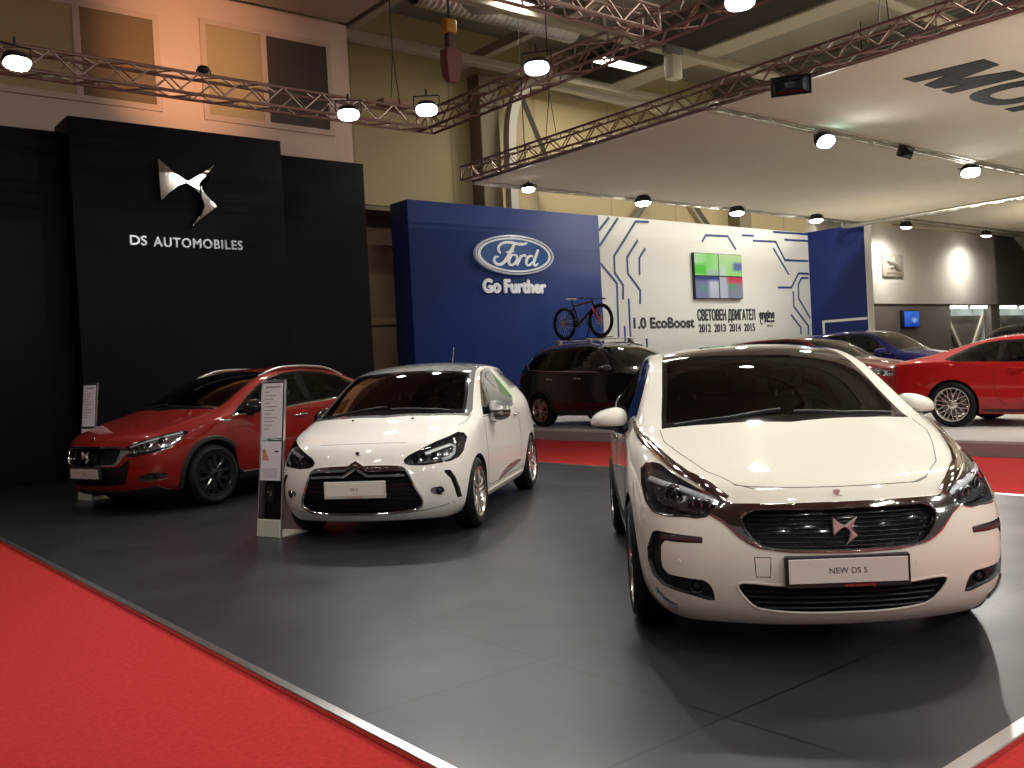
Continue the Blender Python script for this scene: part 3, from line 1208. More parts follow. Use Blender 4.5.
        trim_line(root, sh, 'corner_trim', CHROME, 'F', [(.725, .232), (.78, .258), (.812, .292), (.818, .315)], .042, .012, sides=(s,))
        wing_mirror(root, (1.86, s * .965, 1.055), s, (.22, .235, .150), white, BLACK_PLASTIC, (1.75, s * .86, 1.0))
        trim_line(root, sh, 'window_chrome', CHROME, 'S', [(1.42, .998), (1.8, .995), (2.3, 1.006), (3.0, 1.034), (3.6, 1.08), (3.95, 1.145)], .016, .006, sides=(s,))
        trim_line(root, sh, 'sill_chrome', CHROME, 'S', [(1.45, .285), (3.2, .295)], .022, .006, sides=(s,))
        gl = [('T', s, [(1.15, s * .702), (.93, s * .70), (.70, s * .643), (.41, s * .551), (.24, s * .44), (.19, s * .36)])]
        gaps(body, sh, gl + [('S', s, door_f + door_f[:1]), ('S', s, door_r + door_r[:1])], .0035)
    gaps(body, sh, [('F', 1, [(-.44, .816), (-.387, .802), (-.2, .801), (0, .801), (.2, .803), (.387, .81), (.445, .817)]),
                    ('F', 1, [(.395, .505), (.325, .505), (.33, .415), (.39, .415), (.395, .505)])], .004)
    for y in (.72, .285, -.32):
        hh, n = sh.cast('F', y, .465)
        bm = new_bm()
        bm_cyl(bm, hh + n * -.004, hh + n * .002, .011, seg=16)
        from_bm('parking_sensor', bm, white, body)
    number_plate(root, sh, .447, .52, .11, 'NEW DS 5', PLATE_GREY, xoff=.012, text_size=.037, sub=('www.citroen.bg', .05))
    hh, n = sh.cast('F', 0, .63)
    bm = new_bm()
    wing_badge(bm, .11, Matrix.Translation((hh.x - .004, 0.0, .640)) @ FRONT, .016)
    from_bm('grille_badge', bm, BADGE, root)
    hh, n = sh.cast('F', 0, .770)
    bm = new_bm()
    mm = Matrix.Translation(hh + n * .002) @ n.to_track_quat('Z', 'Y').to_matrix().to_4x4() @ Matrix.Rotation(0, 4, 'Z')
    mm = Matrix.Translation(hh + n * .001) @ FRONT
    for poly in ([(-.022, .026), (.006, .026), (.012, .014), (.000, .000), (-.022, .004)], [(.022, -.026), (-.006, -.026), (-.012, -.014), (.0, .0), (.022, -.004)]):
        bm2 = [bm.verts.new(mm @ Vector((a, b, .001 + b * .25))) for a, b in poly]
        bm3 = [bm.verts.new(mm @ Vector((a * .9, b * .9, .007 + b * .25))) for a, b in poly]
        bm.faces.new(bm3)
        for i in range(5):
            bm.faces.new((bm2[i], bm2[(i + 1) % 5], bm3[(i + 1) % 5], bm3[i]))
    from_bm('hood_badge', bm, BADGE, root)
    # wipers parked along the foot of the screen
    for y0, y1 in ((.62, .02), (-.05, -.60)):
        trim_line(root, sh, 'wiper', BLACK_PLASTIC, 'T', [(1.13 + .10 * y0 * y0, y0), (1.125, (y0 + y1) / 2), (1.16 + .1 * y1 * y1, y1)], .018, .012)
    arch_liner(root, xs, .365, .335, flank_y(sh, .84))
    add_wheels(root, .97, 3.697, TY, R, .235, .225, 'five_double', ALLOY)
    cabin(root, 1.72, 2.35, 3.15, .22, .98, .74, -.36, .52)
    return root


big = build_big_white()
pose(big, 3.75, 2.319, 46.97)
tag(big, 'white five-door hatchback nearest the camera with black glass roof, at right front', 'car')


# ------------------------------------------------------------------ the small white hatchback in the middle
def shell_small(level=5):
    st = [
        [.28, .68, .16, .765, .24, .785, .48, .755, .70, .63, .80, .83, 0., (.06, .01, -.02, .02, .02)],
        [.50, .74, .17, .82, .26, .845, .50, .82, .78, .71, .87, .90, -.05],
        [.78, .77, .18, .835, .28, .862, .54, .83, .875, .73, .935, .955, -.10],
        [1.02, .77, .18, .82, .29, .855, .57, .82, .93, .735, .985, 1.015, -.22],
        [1.32, .77, .18, .82, .29, .85, .58, .815, .95, .70, 1.148, 1.188, -.20],
        [1.60, .77, .18, .82, .29, .845, .58, .81, .96, .645, 1.317, 1.362, -.17],
        [1.88, .77, .18, .82, .29, .845, .58, .81, .965, .60, 1.405, 1.450, -.09],
        [2.30, .77, .18, .82, .29, .85, .58, .81, .975, .585, 1.425, 1.480, 0.],
        [2.80, .77, .18, .825, .30, .855, .60, .81, .99, .575, 1.405, 1.460, 0.],
        [3.25, .76, .19, .83, .31, .86, .62, .80, 1.01, .56, 1.360, 1.410, .03],
        [3.60, .73, .21, .81, .33, .83, .64, .77, 1.02, .555, 1.235, 1.285, .05],
        [3.84, .66, .25, .74, .35, .76, .64, .70, .95, .60, 1.029, 1.059, .05],
    ]
    cr = creases([(3, 2, 10, .4), (4, 3, 9, .4)], [(3, .3)]) + front_creases([(4, .2), (0, .5)])
    return Shell(st, fbow=(.20, .26, .28, .25, .15), rbow=(.08, .11, .12, .10, .04), level=level, crease=cr, pw=2.4)


def build_small_white():
    root = empty('small_hatchback_car')
    white = paint('clean_white', (.80, .78, .72), .0, .32)
    grey = paint('roof_grey', (.11, .108, .106), .4, .4)
    R, TY = .305, .845
    sh = shell_small(5)
    xs = (.80, 3.264)
    cut_arches(sh, xs, .335, R)
    bonnet = [(.94, .745), (.80, .74), (.60, .69), (.40, .61), (.27, .50), (.215, .38), (.195, .2), (.19, 0)]
    sh.region('hood', 'T', bonnet + [(a, -b) for a, b in bonnet[::-1]] + [(.83, -.45), (.77, 0), (.83, .45)])
    # grey roof with its screen pillars
    cap = [(.93, .735), (1.10, .735), (1.30, .695), (1.60, .640), (1.80, .605), (2.05, .585), (2.6, .575), (3.2, .56), (3.42, .53), (3.46, .3), (3.47, 0)]
    sh.region('roof_panel', 'T', cap + [(a, -b) for a, b in cap[::-1]] + [(.81, -.40), (.75, 0), (.81, .40)], cond=lambda C: C[:, 2] > .93)
    ws = [(.97, .695), (1.14, .672), (1.34, .640), (1.56, .592), (1.68, .57)]
    sh.region('windscreen_frame', 'T', ws + [(1.60, .3), (1.58, 0), (1.60, -.3)] + [(a, -b) for a, b in ws[::-1]] + [(.85, -.40), (.79, 0), (.85, .40)], cond=lambda C: C[:, 2] > .93)
    wi = [(1.03, .655), (1.16, .638), (1.35, .605), (1.54, .565), (1.61, .55)]
    sh.region('windscreen', 'T', wi + [(1.54, .3), (1.52, 0), (1.54, -.3)] + [(a, -b) for a, b in wi[::-1]] + [(.92, -.40), (.86, 0), (.92, .40)], cond=lambda C: C[:, 2] > .93)
    win_f = [(1.20, .955), (1.33, 1.04), (1.50, 1.155), (1.70, 1.275), (1.92, 1.352), (2.20, 1.385), (2.38, 1.388), (2.46, 1.30), (2.62, 1.16), (2.70, 1.075), (2.58, .995), (2.2, .965), (1.7, .95)]
    win_fi = [(1.31, .975), (1.40, 1.05), (1.54, 1.145), (1.72, 1.25), (1.93, 1.325), (2.20, 1.358), (2.34, 1.36), (2.42, 1.28), (2.56, 1.15), (2.63, 1.075), (2.54, 1.015), (2.2, .988), (1.7, .972)]
    win_r = [(2.56, 1.384), (2.85, 1.37), (3.15, 1.335), (3.36, 1.275), (3.42, 1.20), (3.2, 1.16), (2.84, 1.15), (2.72, 1.22)]
    win_ri = [(2.62, 1.358), (2.85, 1.345), (3.13, 1.312), (3.32, 1.255), (3.35, 1.212), (3.18, 1.185), (2.88, 1.175), (2.78, 1.23)]
    door = [(1.20, .34), (1.17, .60), (1.17, .94), (1.7, .945), (2.2, .96), (2.60, .99), (2.68, .85), (2.70, .6), (2.66, .36), (2.58, .30), (1.30, .30)]
    for s in (1, -1):
        sh.region('window_frame%d' % s, 'S', win_f, s)
        sh.region('front_window%d' % s, 'S', win_fi, s)
        sh.region('window_frame_b%d' % s, 'S', win_r, s)
        sh.region('rear_window%d' % s, 'S', win_ri, s)
        sh.region('door%d' % s, 'S', door, s)
    grille = sym(rounded([(0, .628), (.18, .628), (.36, .618), (.408, .595), (.44, .53), (.48, .44), (.525, .35), (.52, .29), (.455, .258), (.30, .243), (0, .240)], 1, False))
    sh.region('grille', 'F', grille, cond=lambda C: C[:, 0] < .6)
    head = [(.40, .640), (.39, .668), (.42, .698), (.47, .722), (.61, .792), (.70, .828), (.735, .850), (.775, .838), (.80, .80), (.80, .70), (.78, .655), (.73, .632), (.55, .617), (.44, .625)]
    slot = [(.695, .565), (.735, .560), (.765, .50), (.785, .41), (.79, .32), (.765, .322), (.755, .41), (.735, .49), (.695, .545)]
    fogp = rounded([(.58, .425), (.66, .44), (.70, .40), (.66, .365), (.60, .375)], 2)
    for s in (1, -1):
        f = (lambda p: p) if s > 0 else mir
        sh.region('headlight%d' % s, 'F', f(head), cond=lambda C: C[:, 0] < .9, nmin=.01)
        sh.region('bumper_slot%d' % s, 'F', f(slot), cond=lambda C: C[:, 0] < .75, nmin=.01)
        sh.region('fog_pocket%d' % s, 'F', f(fogp), cond=lambda C: C[:, 0] < .75, nmin=.01)
        tl = [(.72, .96), (.52, 1.0), (.50, .82), (.72, .78)]
        sh.region('tail_lamp%d' % s, 'R', tl if s > 0 else mir(tl), cond=lambda C: C[:, 0] > 3.4, nmin=.02)
    I = sh.id_of
    body = sh.make(0, 'body', white, root)
    sh.make(I('hood'), 'hood', white, root)
    r = sh.make(I('roof_panel'), 'roof_panel', grey, root)
    r['label'] = 'grey roof and windscreen pillars'
    sh.make(I('windscreen_frame'), 'windscreen_frame', BLACK_GLOSS, root)
    sh.make(I('windscreen'), 'windscreen', GLASS_DARK, root)
    for s in (1, -1):
        for nm in ('window_frame', 'window_frame_b'):
            sh.make(I('%s%d' % (nm, s)), 'window_frame', BLACK_GLOSS, root)
        for nm in ('front_window', 'rear_window'):
            sh.make(I('%s%d' % (nm, s)), 'side_window', GLASS_CLEAR, root)
        d = sh.make(I('door%d' % s), 'door', white, root)
        P, N = sh.path('S', [(2.42, .885), (2.52, .89), (2.62, .885)], s, .05)
        bm = new_bm()
        bm_tube(bm, [P[0] + N[0] * .004] + [p + n * .032 for p, n in zip(P[1:-1], N[1:-1])] + [P[-1] + N[-1] * .004], .013, 10)
        from_bm('door_handle', bm, CHROME, d, smooth=True)
        # bright moulding low on the door
        trim_line(d, sh, 'door_moulding', CHROME, 'S', [(1.60, .30), (1.80, .335), (2.05, .37), (2.35, .385), (2.60, .39)], lambda t: .02 + .05 * math.sin(PI * t) ** .7, .012, sides=(s,))
        sh.make(I('tail_lamp%d' % s), 'tail_lamp', TAIL_RED, root)
    g = sh.shifted(I('grille'), 'grille', BLACK_MATT, root, .05, axis=(1, 0, 0))
    bm = new_bm()
    for i in range(8):
        z = .275 + i * .038
        hw = .50 - .11 * max(0, (z - .38) / .24)
        P, N = sh.path('F', [(-hw, z), (-hw / 2, z), (0, z), (hw / 2, z), (hw, z)], 1, .05)
        bm_moulding(bm, [p + Vector((.028, 0, 0)) for p in P], N, .010, .010)
    from_bm('grille_slat', bm, BLACK_GLOSS, g)
    trim_line(g, sh, 'grille_rim', CHROME, 'F', grille, .020, .014, closed=True, step=.02)
    # double bar that rises to a pair of chevrons in the middle
    for dz, nm in ((0, 'chevron_bar'), (-.048, 'chevron_bar')):
        pts = [(-.40, .592 + dz), (-.30, .597 + dz), (-.10, .600 + dz), (0, .662 + dz), (.10, .600 + dz), (.30, .597 + dz), (.40, .592 + dz)]
        P, N = [], []
        for (a0, b0), (a1, b1) in zip(pts[:-1], pts[1:]):
            for k in range(6):
                t = k / 6
                h, n = sh.cast('F', a0 + (a1 - a0) * t, b0 + (b1 - b0) * t)
                P.append(h)
                N.append(n)
        h, n = sh.cast('F', *pts[-1])
        P.append(h)
        N.append(n)
        bm = new_bm()
        bm_moulding(bm, P, N, .030, .022, sink=.02)
        from_bm(nm, bm, CHROME, g, angle=40)
    for s in (1, -1):
        tip = Vector((-.72, s * .69, 0)).normalized()
        h = sh.shifted(I('headlight%d' % s), 'headlight', mat('lamp_dark', (.14, .14, .145), .15, .8), root, .05, axis=tuple(-tip), taper=.05)
        sh.make(I('headlight%d' % s), 'headlight_lens', LENS, h)
        for q, (yy, zz, rr) in enumerate(((.49, .668, .030), (.555, .675, .030), (.62, .683, .030))):
            hh, n = sh.cast('F', s * yy, zz)
            projector(h, hh - tip * .028, rr, CHROME, tip)
        P, N = sh.path('F', [(s * a, b) for a, b in ((.55, .712), (.64, .745), (.72, .768), (.755, .75), (.757, .70), (.73, .665), (.68, .652))], 1, .02)
        bm = new_bm()
        bm_moulding(bm, [p - n * .018 for p, n in zip(P, N)], N, .026, .008)
        from_bm('light_strip', bm, mat('lamp_white_bar', (.85, .85, .86), .25, .3), h, angle=40)
        trim_line(h, sh, 'lamp_seal', BLACK_GLOSS, 'F', head, .006, .003, sides=(s,), closed=True, step=.02)
        b = sh.shifted(I('bumper_slot%d' % s), 'bumper_slot', BLACK_PLASTIC, root, -.03)
        trim_line(b, sh, 'day_light', mat('day_light_bar', (.16, .13, .12), .15, .7), 'F', [(.745, .53), (.765, .47), (.778, .38)], .012, .006, sides=(s,))
        fp = sh.shifted(I('fog_pocket%d' % s), 'fog_pocket', REFLECTOR, root, -.02)
        hh, n = sh.cast('F', s * .655, .402)
        projector(fp, hh + Vector((.004, 0, 0)), .036, CHROME, n)
        wing_mirror(root, (1.50, s * .885, .965), s, (.19, .21, .21), mat('mirror_chrome', (.30, .29, .29), .06, 1.), CHROME, (1.45, s * .81, .93))
        trim_line(root, sh, 'sill_line', white, 'S', [(1.22, .245), (2.85, .255)], .03, .012, sides=(s,))
        gaps(body, sh, [('S', s, door + door[:1]), ('T', s, [(1.0, s * .745), (.80, s * .74), (.66, s * .71)]),
                        ('F', s, [(s * .38, .235), (s * .52, .245), (s * .66, .27), (s * .78, .30)])], .006)
    gaps(body, sh, [('F', 1, [(-.38, .80), (-.2, .805), (0, .806), (.2, .805), (.38, .80)])], .0035)
    for y in (.28, -.28):
        h, n = sh.cast('T', .74, y)
        bm = new_bm()
        bm_pad(bm, tuple(h), (.03, .02, .018), .006)
        from_bm('washer_jet', bm, BLACK_PLASTIC, body, angle=40)
    number_plate(root, sh, .452, .50, .105, 'DS 3', mat('plate_face_pale', (.66, .64, .56), .45), mat('plate_rim_pale', (.5, .48, .43), .5), xoff=.03, text_size=.034, sub=('www.citroen.bg', 0))
    h, n = sh.cast('F', -.01, .722)
    bm = new_bm()
    mm = Matrix.Translation(h + n * .001) @ FRONT
    for poly in ([(-.022, .026), (.006, .026), (.012, .014), (.000, .000), (-.022, .004)], [(.022, -.026), (-.006, -.026), (-.012, -.014), (.0, .0), (.022, -.004)]):
        b2 = [bm.verts.new(mm @ Vector((a, b, .0 + b * .35))) for a, b in poly]
        b3 = [bm.verts.new(mm @ Vector((a * .9, b * .9, .007 + b * .35))) for a, b in poly]
        bm.faces.new(b3)
        for i in range(5):
            bm.faces.new((b2[i], b2[(i + 1) % 5], b3[(i + 1) % 5], b3[i]))
    from_bm('hood_badge', bm, mat('badge_dark', (.05, .05, .05), .15, .9), root)
    for y0, y1 in ((.60, .02), (-.03, -.60)):
        trim_line(root, sh, 'wiper', BLACK_PLASTIC, 'T', [(.88 + .12 * y0 * y0, y0), (.90, (y0 + y1) / 2), (.92 + .12 * y1 * y1, y1)], .016, .012)
    # roof aerial
    h, n = sh.cast('T', 3.1, 0)
    bm = new_bm()
    bm_tube(bm, [h, h + Vector((.03, 0, .02)), h + Vector((.12, 0, .22))], [.018, .008, .003], 8)
    from_bm('aerial', bm, BLACK_PLASTIC, root, smooth=True)
    arch_liner(root, xs, .335, R, flank_y(sh, .78))
    add_wheels(root, xs[0], xs[1], TY, R, .215, .2, 'five_double', ALLOY)
    cabin(root, 1.36, 1.95, 2.70, .22, .93, .68, -.34, .50)
    return root


small = build_small_white()
small.scale = (1.04,) * 3
pose(small, 3.935, 7.021, 38.84)
tag(small, 'small white hatchback with a grey roof, between the red crossover and the nearest car', 'car')


# ------------------------------------------------------------------ the red crossover by the black wall
def shell_red(level=5):
    st = [
        [.32, .72, .20, .80, .28, .815, .54, .785, .76, .66, .84, .87, 0., (.06, .01, -.02, .02, .02)],
        [.56, .77, .21, .86, .30, .885, .56, .855, .84, .73, .90, .925, -.05],
        [.90, .80, .22, .875, .32, .90, .60, .87, .93, .76, .985, 1.01, -.12],
        [1.25, .80, .23, .865, .33, .895, .62, .865, .985, .77, 1.055, 1.090, -.22],
        [1.52, .80, .23, .865, .33, .89, .63, .86, 1.00, .735, 1.186, 1.231, -.24],
        [1.82, .80, .23, .865, .33, .89, .63, .855, 1.01, .685, 1.348, 1.393, -.20],
        [2.12, .80, .23, .865, .33, .89, .63, .855, 1.02, .64, 1.445, 1.485, -.11],
        [2.60, .80, .23, .865, .33, .89, .64, .855, 1.035, .62, 1.480, 1.530, 0.],
        [3.10, .80, .23, .87, .34, .90, .66, .86, 1.055, .60, 1.455, 1.510, 0.],
        [3.55, .79, .24, .87, .35, .90, .68, .85, 1.085, .575, 1.368, 1.418, .02],
        [3.90, .76, .26, .84, .37, .86, .68, .81, 1.09, .57, 1.233, 1.283, .05],
        [4.16, .68, .30, .77, .39, .79, .68, .73, 1.02, .60, 1.082, 1.112, .05],
    ]
    cr = creases([(3, 2, 10, .45), (4, 3, 9, .4)], [(3, .3)]) + front_creases([(4, .25), (0, .5)])
    return Shell(st, fbow=(.24, .29, .31, .28, .17), rbow=(.08, .11, .12, .10, .04), level=level, crease=cr, pw=2.4)


def build_red_crossover():
    root = empty('crossover_car')
    red = paint('deep_red', (.22, .010, .006), .2, .35)
    R, TY = .335, .90
    sh = shell_red(5)
    xs = (1.0, 3.57)
    cut_arches(sh, xs, .385, R)
    bonnet = [(1.20, .73), (.90, .735), (.62, .70), (.40, .61), (.29, .50), (.235, .35), (.215, .18), (.21, 0)]
    sh.region('hood', 'T', bonnet + [(a, -b) for a, b in bonnet[::-1]] + [(1.0, -.4), (.93, 0), (1.0, .4)])
    ws = [(1.19, .725), (1.40, .700), (1.65, .655), (1.95, .60), (2.16, .57)]
    sh.region('windscreen_frame', 'T', ws + [(2.10, .3), (2.08, 0), (2.10, -.3)] + [(a, -b) for a, b in ws[::-1]] + [(1.03, -.4), (.95, 0), (1.03, .4)], cond=lambda C: C[:, 2] > .95)
    wi = [(1.25, .69), (1.42, .668), (1.66, .625), (1.95, .573), (2.09, .55)]
    sh.region('windscreen', 'T', wi + [(2.04, .3), (2.02, 0), (2.04, -.3)] + [(a, -b) for a, b in wi[::-1]] + [(1.11, -.4), (1.04, 0), (1.11, .4)], cond=lambda C: C[:, 2] > .95)
    win = [(1.32, .985), (1.48, 1.085), (1.65, 1.195), (1.85, 1.30), (2.05, 1.375), (2.30, 1.43), (2.6, 1.452), (2.95, 1.435), (3.3, 1.37), (3.6, 1.265), (3.68, 1.20), (3.45, 1.155), (3.05, 1.085), (2.5, 1.05), (2.0, 1.01)]
    wf = [(1.42, 1.005), (1.54, 1.09), (1.68, 1.18), (1.87, 1.28), (2.06, 1.352), (2.30, 1.402), (2.46, 1.417), (2.50, 1.075), (2.0, 1.035)]
    wr = [(2.60, 1.425), (2.94, 1.408), (3.27, 1.347), (3.52, 1.26), (3.56, 1.215), (3.42, 1.175), (3.03, 1.11), (2.60, 1.082)]
    door_f = [(1.36, .36), (1.30, .60), (1.29, .975), (2.0, 1.0), (2.50, 1.04), (2.56, .7), (2.54, .36), (2.45, .32), (1.45, .32)]
    door_r = [(2.555, .36), (2.575, .7), (2.515, 1.04), (3.05, 1.075), (3.45, 1.145), (3.50, 1.0), (3.35, .78), (3.20, .55), (3.16, .38), (3.1, .33), (2.65, .33)]
    for s in (1, -1):
        sh.region('window_frame%d' % s, 'S', win, s)
        sh.region('front_window%d' % s, 'S', wf, s)
        sh.region('rear_window%d' % s, 'S', wr, s)
        sh.region('door_f%d' % s, 'S', door_f, s)
        sh.region('door_r%d' % s, 'S', door_r, s)
        for q, x in enumerate(xs):
            ring = [(x + .435 * math.cos(t), R + .435 * math.sin(t)) for t in np.linspace(-.35, PI + .35, 40)]
            ring += [(x + .30 * math.cos(t), R + .30 * math.sin(t)) for t in np.linspace(PI + .35, -.35, 40)]
            sh.region('arch_trim%d%d' % (q, s), 'S', ring, s, only=['body'])
    grille = sym([(0, .716), (.39, .714), (.455, .700), (.472, .672), (.445, .575), (.40, .538), (.2, .531), (0, .531)])
    frame = sym([(0, .732), (.39, .730), (.50, .715), (.60, .680), (.62, .660), (.53, .648), (.49, .60), (.465, .56), (.42, .520), (.2, .513), (0, .512)])
    sh.region('grille_surround', 'F', frame, cond=lambda C: C[:, 0] < .6)
    sh.region('grille', 'F', grille, cond=lambda C: C[:, 0] < .6)
    mouth = sym([(0, .508), (.43, .508), (.50, .54), (.56, .60), (.56, .50), (.53, .40), (.48, .325), (.25, .31), (0, .308)])
    sh.region('mouth', 'F', mouth, cond=lambda C: C[:, 0] < .6)
    head = [(.50, .715), (.592, .757), (.73, .812), (.827, .853), (.845, .838), (.852, .754), (.834, .702), (.744, .672), (.60, .655)]
    under = [(.53, .645), (.60, .652), (.744, .668), (.834, .698), (.83, .675), (.744, .64), (.60, .615), (.545, .62)]
    fog = rounded([(.62, .39), (.70, .425), (.772, .44), (.826, .432), (.825, .371), (.733, .352), (.645, .365)], 1)
    lip = sym([(0, .245), (.5, .25), (.76, .30), (.80, .20), (0, .15)])
    sh.region('lip', 'F', lip, cond=lambda C: C[:, 0] < .7)
    for s in (1, -1):
        f = (lambda p: p) if s > 0 else mir
        sh.region('headlight%d' % s, 'F', f(head), cond=lambda C: C[:, 0] < .9, nmin=.01)
        sh.region('under%d' % s, 'F', f(under), cond=lambda C: C[:, 0] < .9, nmin=.01)
        sh.region('fog_pocket%d' % s, 'F', f(fog), cond=lambda C: C[:, 0] < .8, nmin=.01)
        sh.region('sill%d' % s, 'S', [(1.38, .325), (3.2, .335), (3.2, .20), (1.38, .20)], s, nmin=.02)
        tl = [(.76, 1.0), (.45, 1.02), (.45, .88), (.76, .84)]
        sh.region('tail_lamp%d' % s, 'R', tl if s > 0 else mir(tl), cond=lambda C: C[:, 0] > 3.6, nmin=.02)
    I = sh.id_of
    body = sh.make(0, 'body', red, root)
    sh.make(I('hood'), 'hood', red, root)
    sh.make(I('windscreen_frame'), 'windscreen_frame', BLACK_GLOSS, root)
    sh.make(I('windscreen'), 'windscreen', GLASS_DARK, root)
    sh.shifted(I('lip'), 'bumper_skirt', BLACK_PLASTIC, root, .006)
    for s in (1, -1):
        sh.make(I('window_frame%d' % s), 'window_frame', BLACK_GLOSS, root)
        for nm in ('front_window', 'rear_window'):
            sh.make(I('%s%d' % (nm, s)), 'side_window', GLASS_PRIV, root)
        for nm, hx in (('door_f', 2.36), ('door_r', 3.22)):
            d = sh.make(I('%s%d' % (nm, s)), 'door', red, root)
            P, N = sh.path('S', [(hx - .11, .905), (hx, .915), (hx + .11, .912)], s, .05)
            bm = new_bm()
            bm_tube(bm, [P[0] + N[0] * .004] + [p + n * .034 for p, n in zip(P[1:-1], N[1:-1])] + [P[-1] + N[-1] * .004], .014, 10)
            from_bm('door_handle', bm, CHROME, d, smooth=True)
        for q in (0, 1):
            sh.shifted(I('arch_trim%d%d' % (q, s)), 'arch_cladding', BLACK_PLASTIC, root, .014)
        sl = sh.shifted(I('sill%d' % s), 'sill_cladding', BLACK_PLASTIC, root, .008)
        trim_line(sl, sh, 'sill_chrome', CHROME, 'S', [(1.42, .322), (3.15, .332)], .014, .014, sides=(s,))
        sh.make(I('tail_lamp%d' % s), 'tail_lamp', TAIL_RED, root)
        trim_line(root, sh, 'window_chrome', CHROME, 'S', [(1.30, .98), (1.48, 1.088), (1.65, 1.20), (1.85, 1.305), (2.05, 1.382), (2.30, 1.437), (2.6, 1.458), (2.95, 1.442), (3.3, 1.377), (3.6, 1.272)], .013, .006, sides=(s,))
        trim_line(root, sh, 'window_chrome', CHROME, 'S', [(1.30, .975), (1.42, .982), (2.0, 1.005), (2.5, 1.045), (3.05, 1.08), (3.45, 1.15), (3.68, 1.20)], .022, .007, sides=(s,))
        # roof rail on its feet
        pts = []
        for x in np.linspace(1.98, 3.42, 16):
            h, n = sh.cast('T', x, s * (.585 - .02 * abs(x - 2.6)))
            t = (x - 1.98) / 1.44
            pts.append(h + Vector((0, 0, .045 * min(1, 4.5 * t, 4.5 * (1 - t)) - .004)))
        bm = new_bm()
        bm_tube(bm, pts, .016, 8)
        from_bm('roof_rail', bm, SATIN, root, smooth=True)
    sh.shifted(I('grille_surround'), 'grille_surround', CHROME, root, .008)
    g = sh.shifted(I('grille'), 'grille', BLACK_GLOSS, root, .035, axis=(1, 0, 0))
    bm = new_bm()
    for i in range(8):
        z = .548 + i * .021
        hw = .40 + .05 * min(1, i / 4)
        P, N = sh.path('F', [(-hw, z), (-hw / 2, z), (0, z), (hw / 2, z), (hw, z)], 1, .05)
        bm_tube(bm, [p + Vector((.02, 0, 0)) for p in P], .004, 5)
    from_bm('grille_bar', bm, mat('grille_bar_black', (.02, .02, .021), .25, .6), g, smooth=True)
    trim_line(g, sh, 'grille_rim', CHROME, 'F', grille, .016, .014, closed=True, step=.02)
    m = sh.shifted(I('mouth'), 'lower_intake', BLACK_MATT, root, .04, axis=(1, 0, 0))
    bm = new_bm()
    for i in range(6):
        z = .332 + i * .028
        P, N = sh.path('F', [(-.47, z), (0, z), (.47, z)], 1, .05)
        bm_moulding(bm, [p + Vector((.025, 0, 0)) for p in P], N, .009, .008)
    from_bm('intake_slat', bm, BLACK_GLOSS, m)
    for s in (1, -1):
        tip = Vector((-.72, s * .69, 0)).normalized()
        h = sh.shifted(I('headlight%d' % s), 'headlight', REFLECTOR, root, .05, axis=tuple(-tip), taper=.05)
        sh.make(I('headlight%d' % s), 'headlight_lens', LENS, h)
        hh, n = sh.cast('F', s * .775, .772)
        projector(h, hh - tip * .03, .042, BLACK_GLOSS, tip)
        for yy, zz in ((.60, .71), (.65, .725), (.70, .738)):
            hh, n = sh.cast('F', s * yy, zz)
            projector(h, hh - tip * .03, .022, CHROME, tip)
        P, N = sh.path('F', [(s * a, b) for a, b in ((.54, .722), (.65, .765), (.76, .812), (.83, .842))], 1, .02)
        bm = new_bm()
        bm_moulding(bm, [p - n * .016 for p, n in zip(P, N)], N, .018, .007)
        from_bm('light_strip', bm, mat('lamp_white_bar', (.85, .85, .86), .25, .3), h, angle=40)
        trim_line(h, sh, 'lamp_seal', BLACK_GLOSS, 'F', head, .010, .004, sides=(s,), closed=True, step=.02)
        sh.shifted(I('under%d' % s), 'lamp_underline', BLACK_GLOSS, root, .003)
        fp = sh.shifted(I('fog_pocket%d' % s), 'fog_pocket', BLACK_PLASTIC, root, -.02)
        hh, n = sh.cast('F', s * .775, .402)
        projector(fp, hh + Vector((.006, 0, 0)), .032, CHROME, n)
        trim_line(fp, sh, 'fog_trim', CHROME, 'F', [(.63, .365), (.733, .345), (.825, .365)], .010, .006, sides=(s,))
        wing_mirror(root, (1.58, s * .965, 1.055), s, (.20, .24, .165), BLACK_GLOSS, BLACK_PLASTIC, (1.54, s * .86, .99))
        gaps(body, sh, [('S', s, door_f + door_f[:1]), ('S', s, door_r + door_r[:1]), ('T', s, [(1.20, s * .73), (.90, s * .735), (.62, s * .70)])], .006)
        trim_line(root, sh, 'side_vent', CHROME, 'S', [(1.12, .93), (1.27, .925)], .02, .008, sides=(s,))
    gaps(body, sh, [('F', 1, [(-.48, .775), (-.25, .79), (0, .794), (.25, .79), (.48, .775)])], .004)
    number_plate(root, sh, .447, .50, .105, 'DS 4', mat('plate_face_dim', (.55, .46, .42), .45), xoff=.03, text_size=.03)
    h, n = sh.cast('F', 0, .63)
    bm = new_bm()
    wing_badge(bm, .11, Matrix.Translation((h.x - .012, 0, .64)) @ FRONT, .018)
    from_bm('grille_badge', bm, BADGE, root)
    h, n = sh.cast('F', 0, .80)
    bm = new_bm()
    bm_pad(bm, tuple(h), (.02, .035, .05), .006)
    from_bm('hood_badge', bm, CHROME, root, angle=40)
    for y0, y1 in ((.64, .02), (-.03, -.64)):
        trim_line(root, sh, 'wiper', BLACK_PLASTIC, 'T', [(1.07 + .12 * y0 * y0, y0), (1.08, (y0 + y1) / 2), (1.10 + .12 * y1 * y1, y1)], .016, .012)
    arch_liner(root, xs, .385, R, flank_y(sh, .82))
    add_wheels(root, xs[0], xs[1], TY, R, .235, .22, 'ten_black', ALLOY_BLACK)
    cabin(root, 1.65, 2.2, 2.95, .26, 1.0, .72, -.36, .56)
    return root


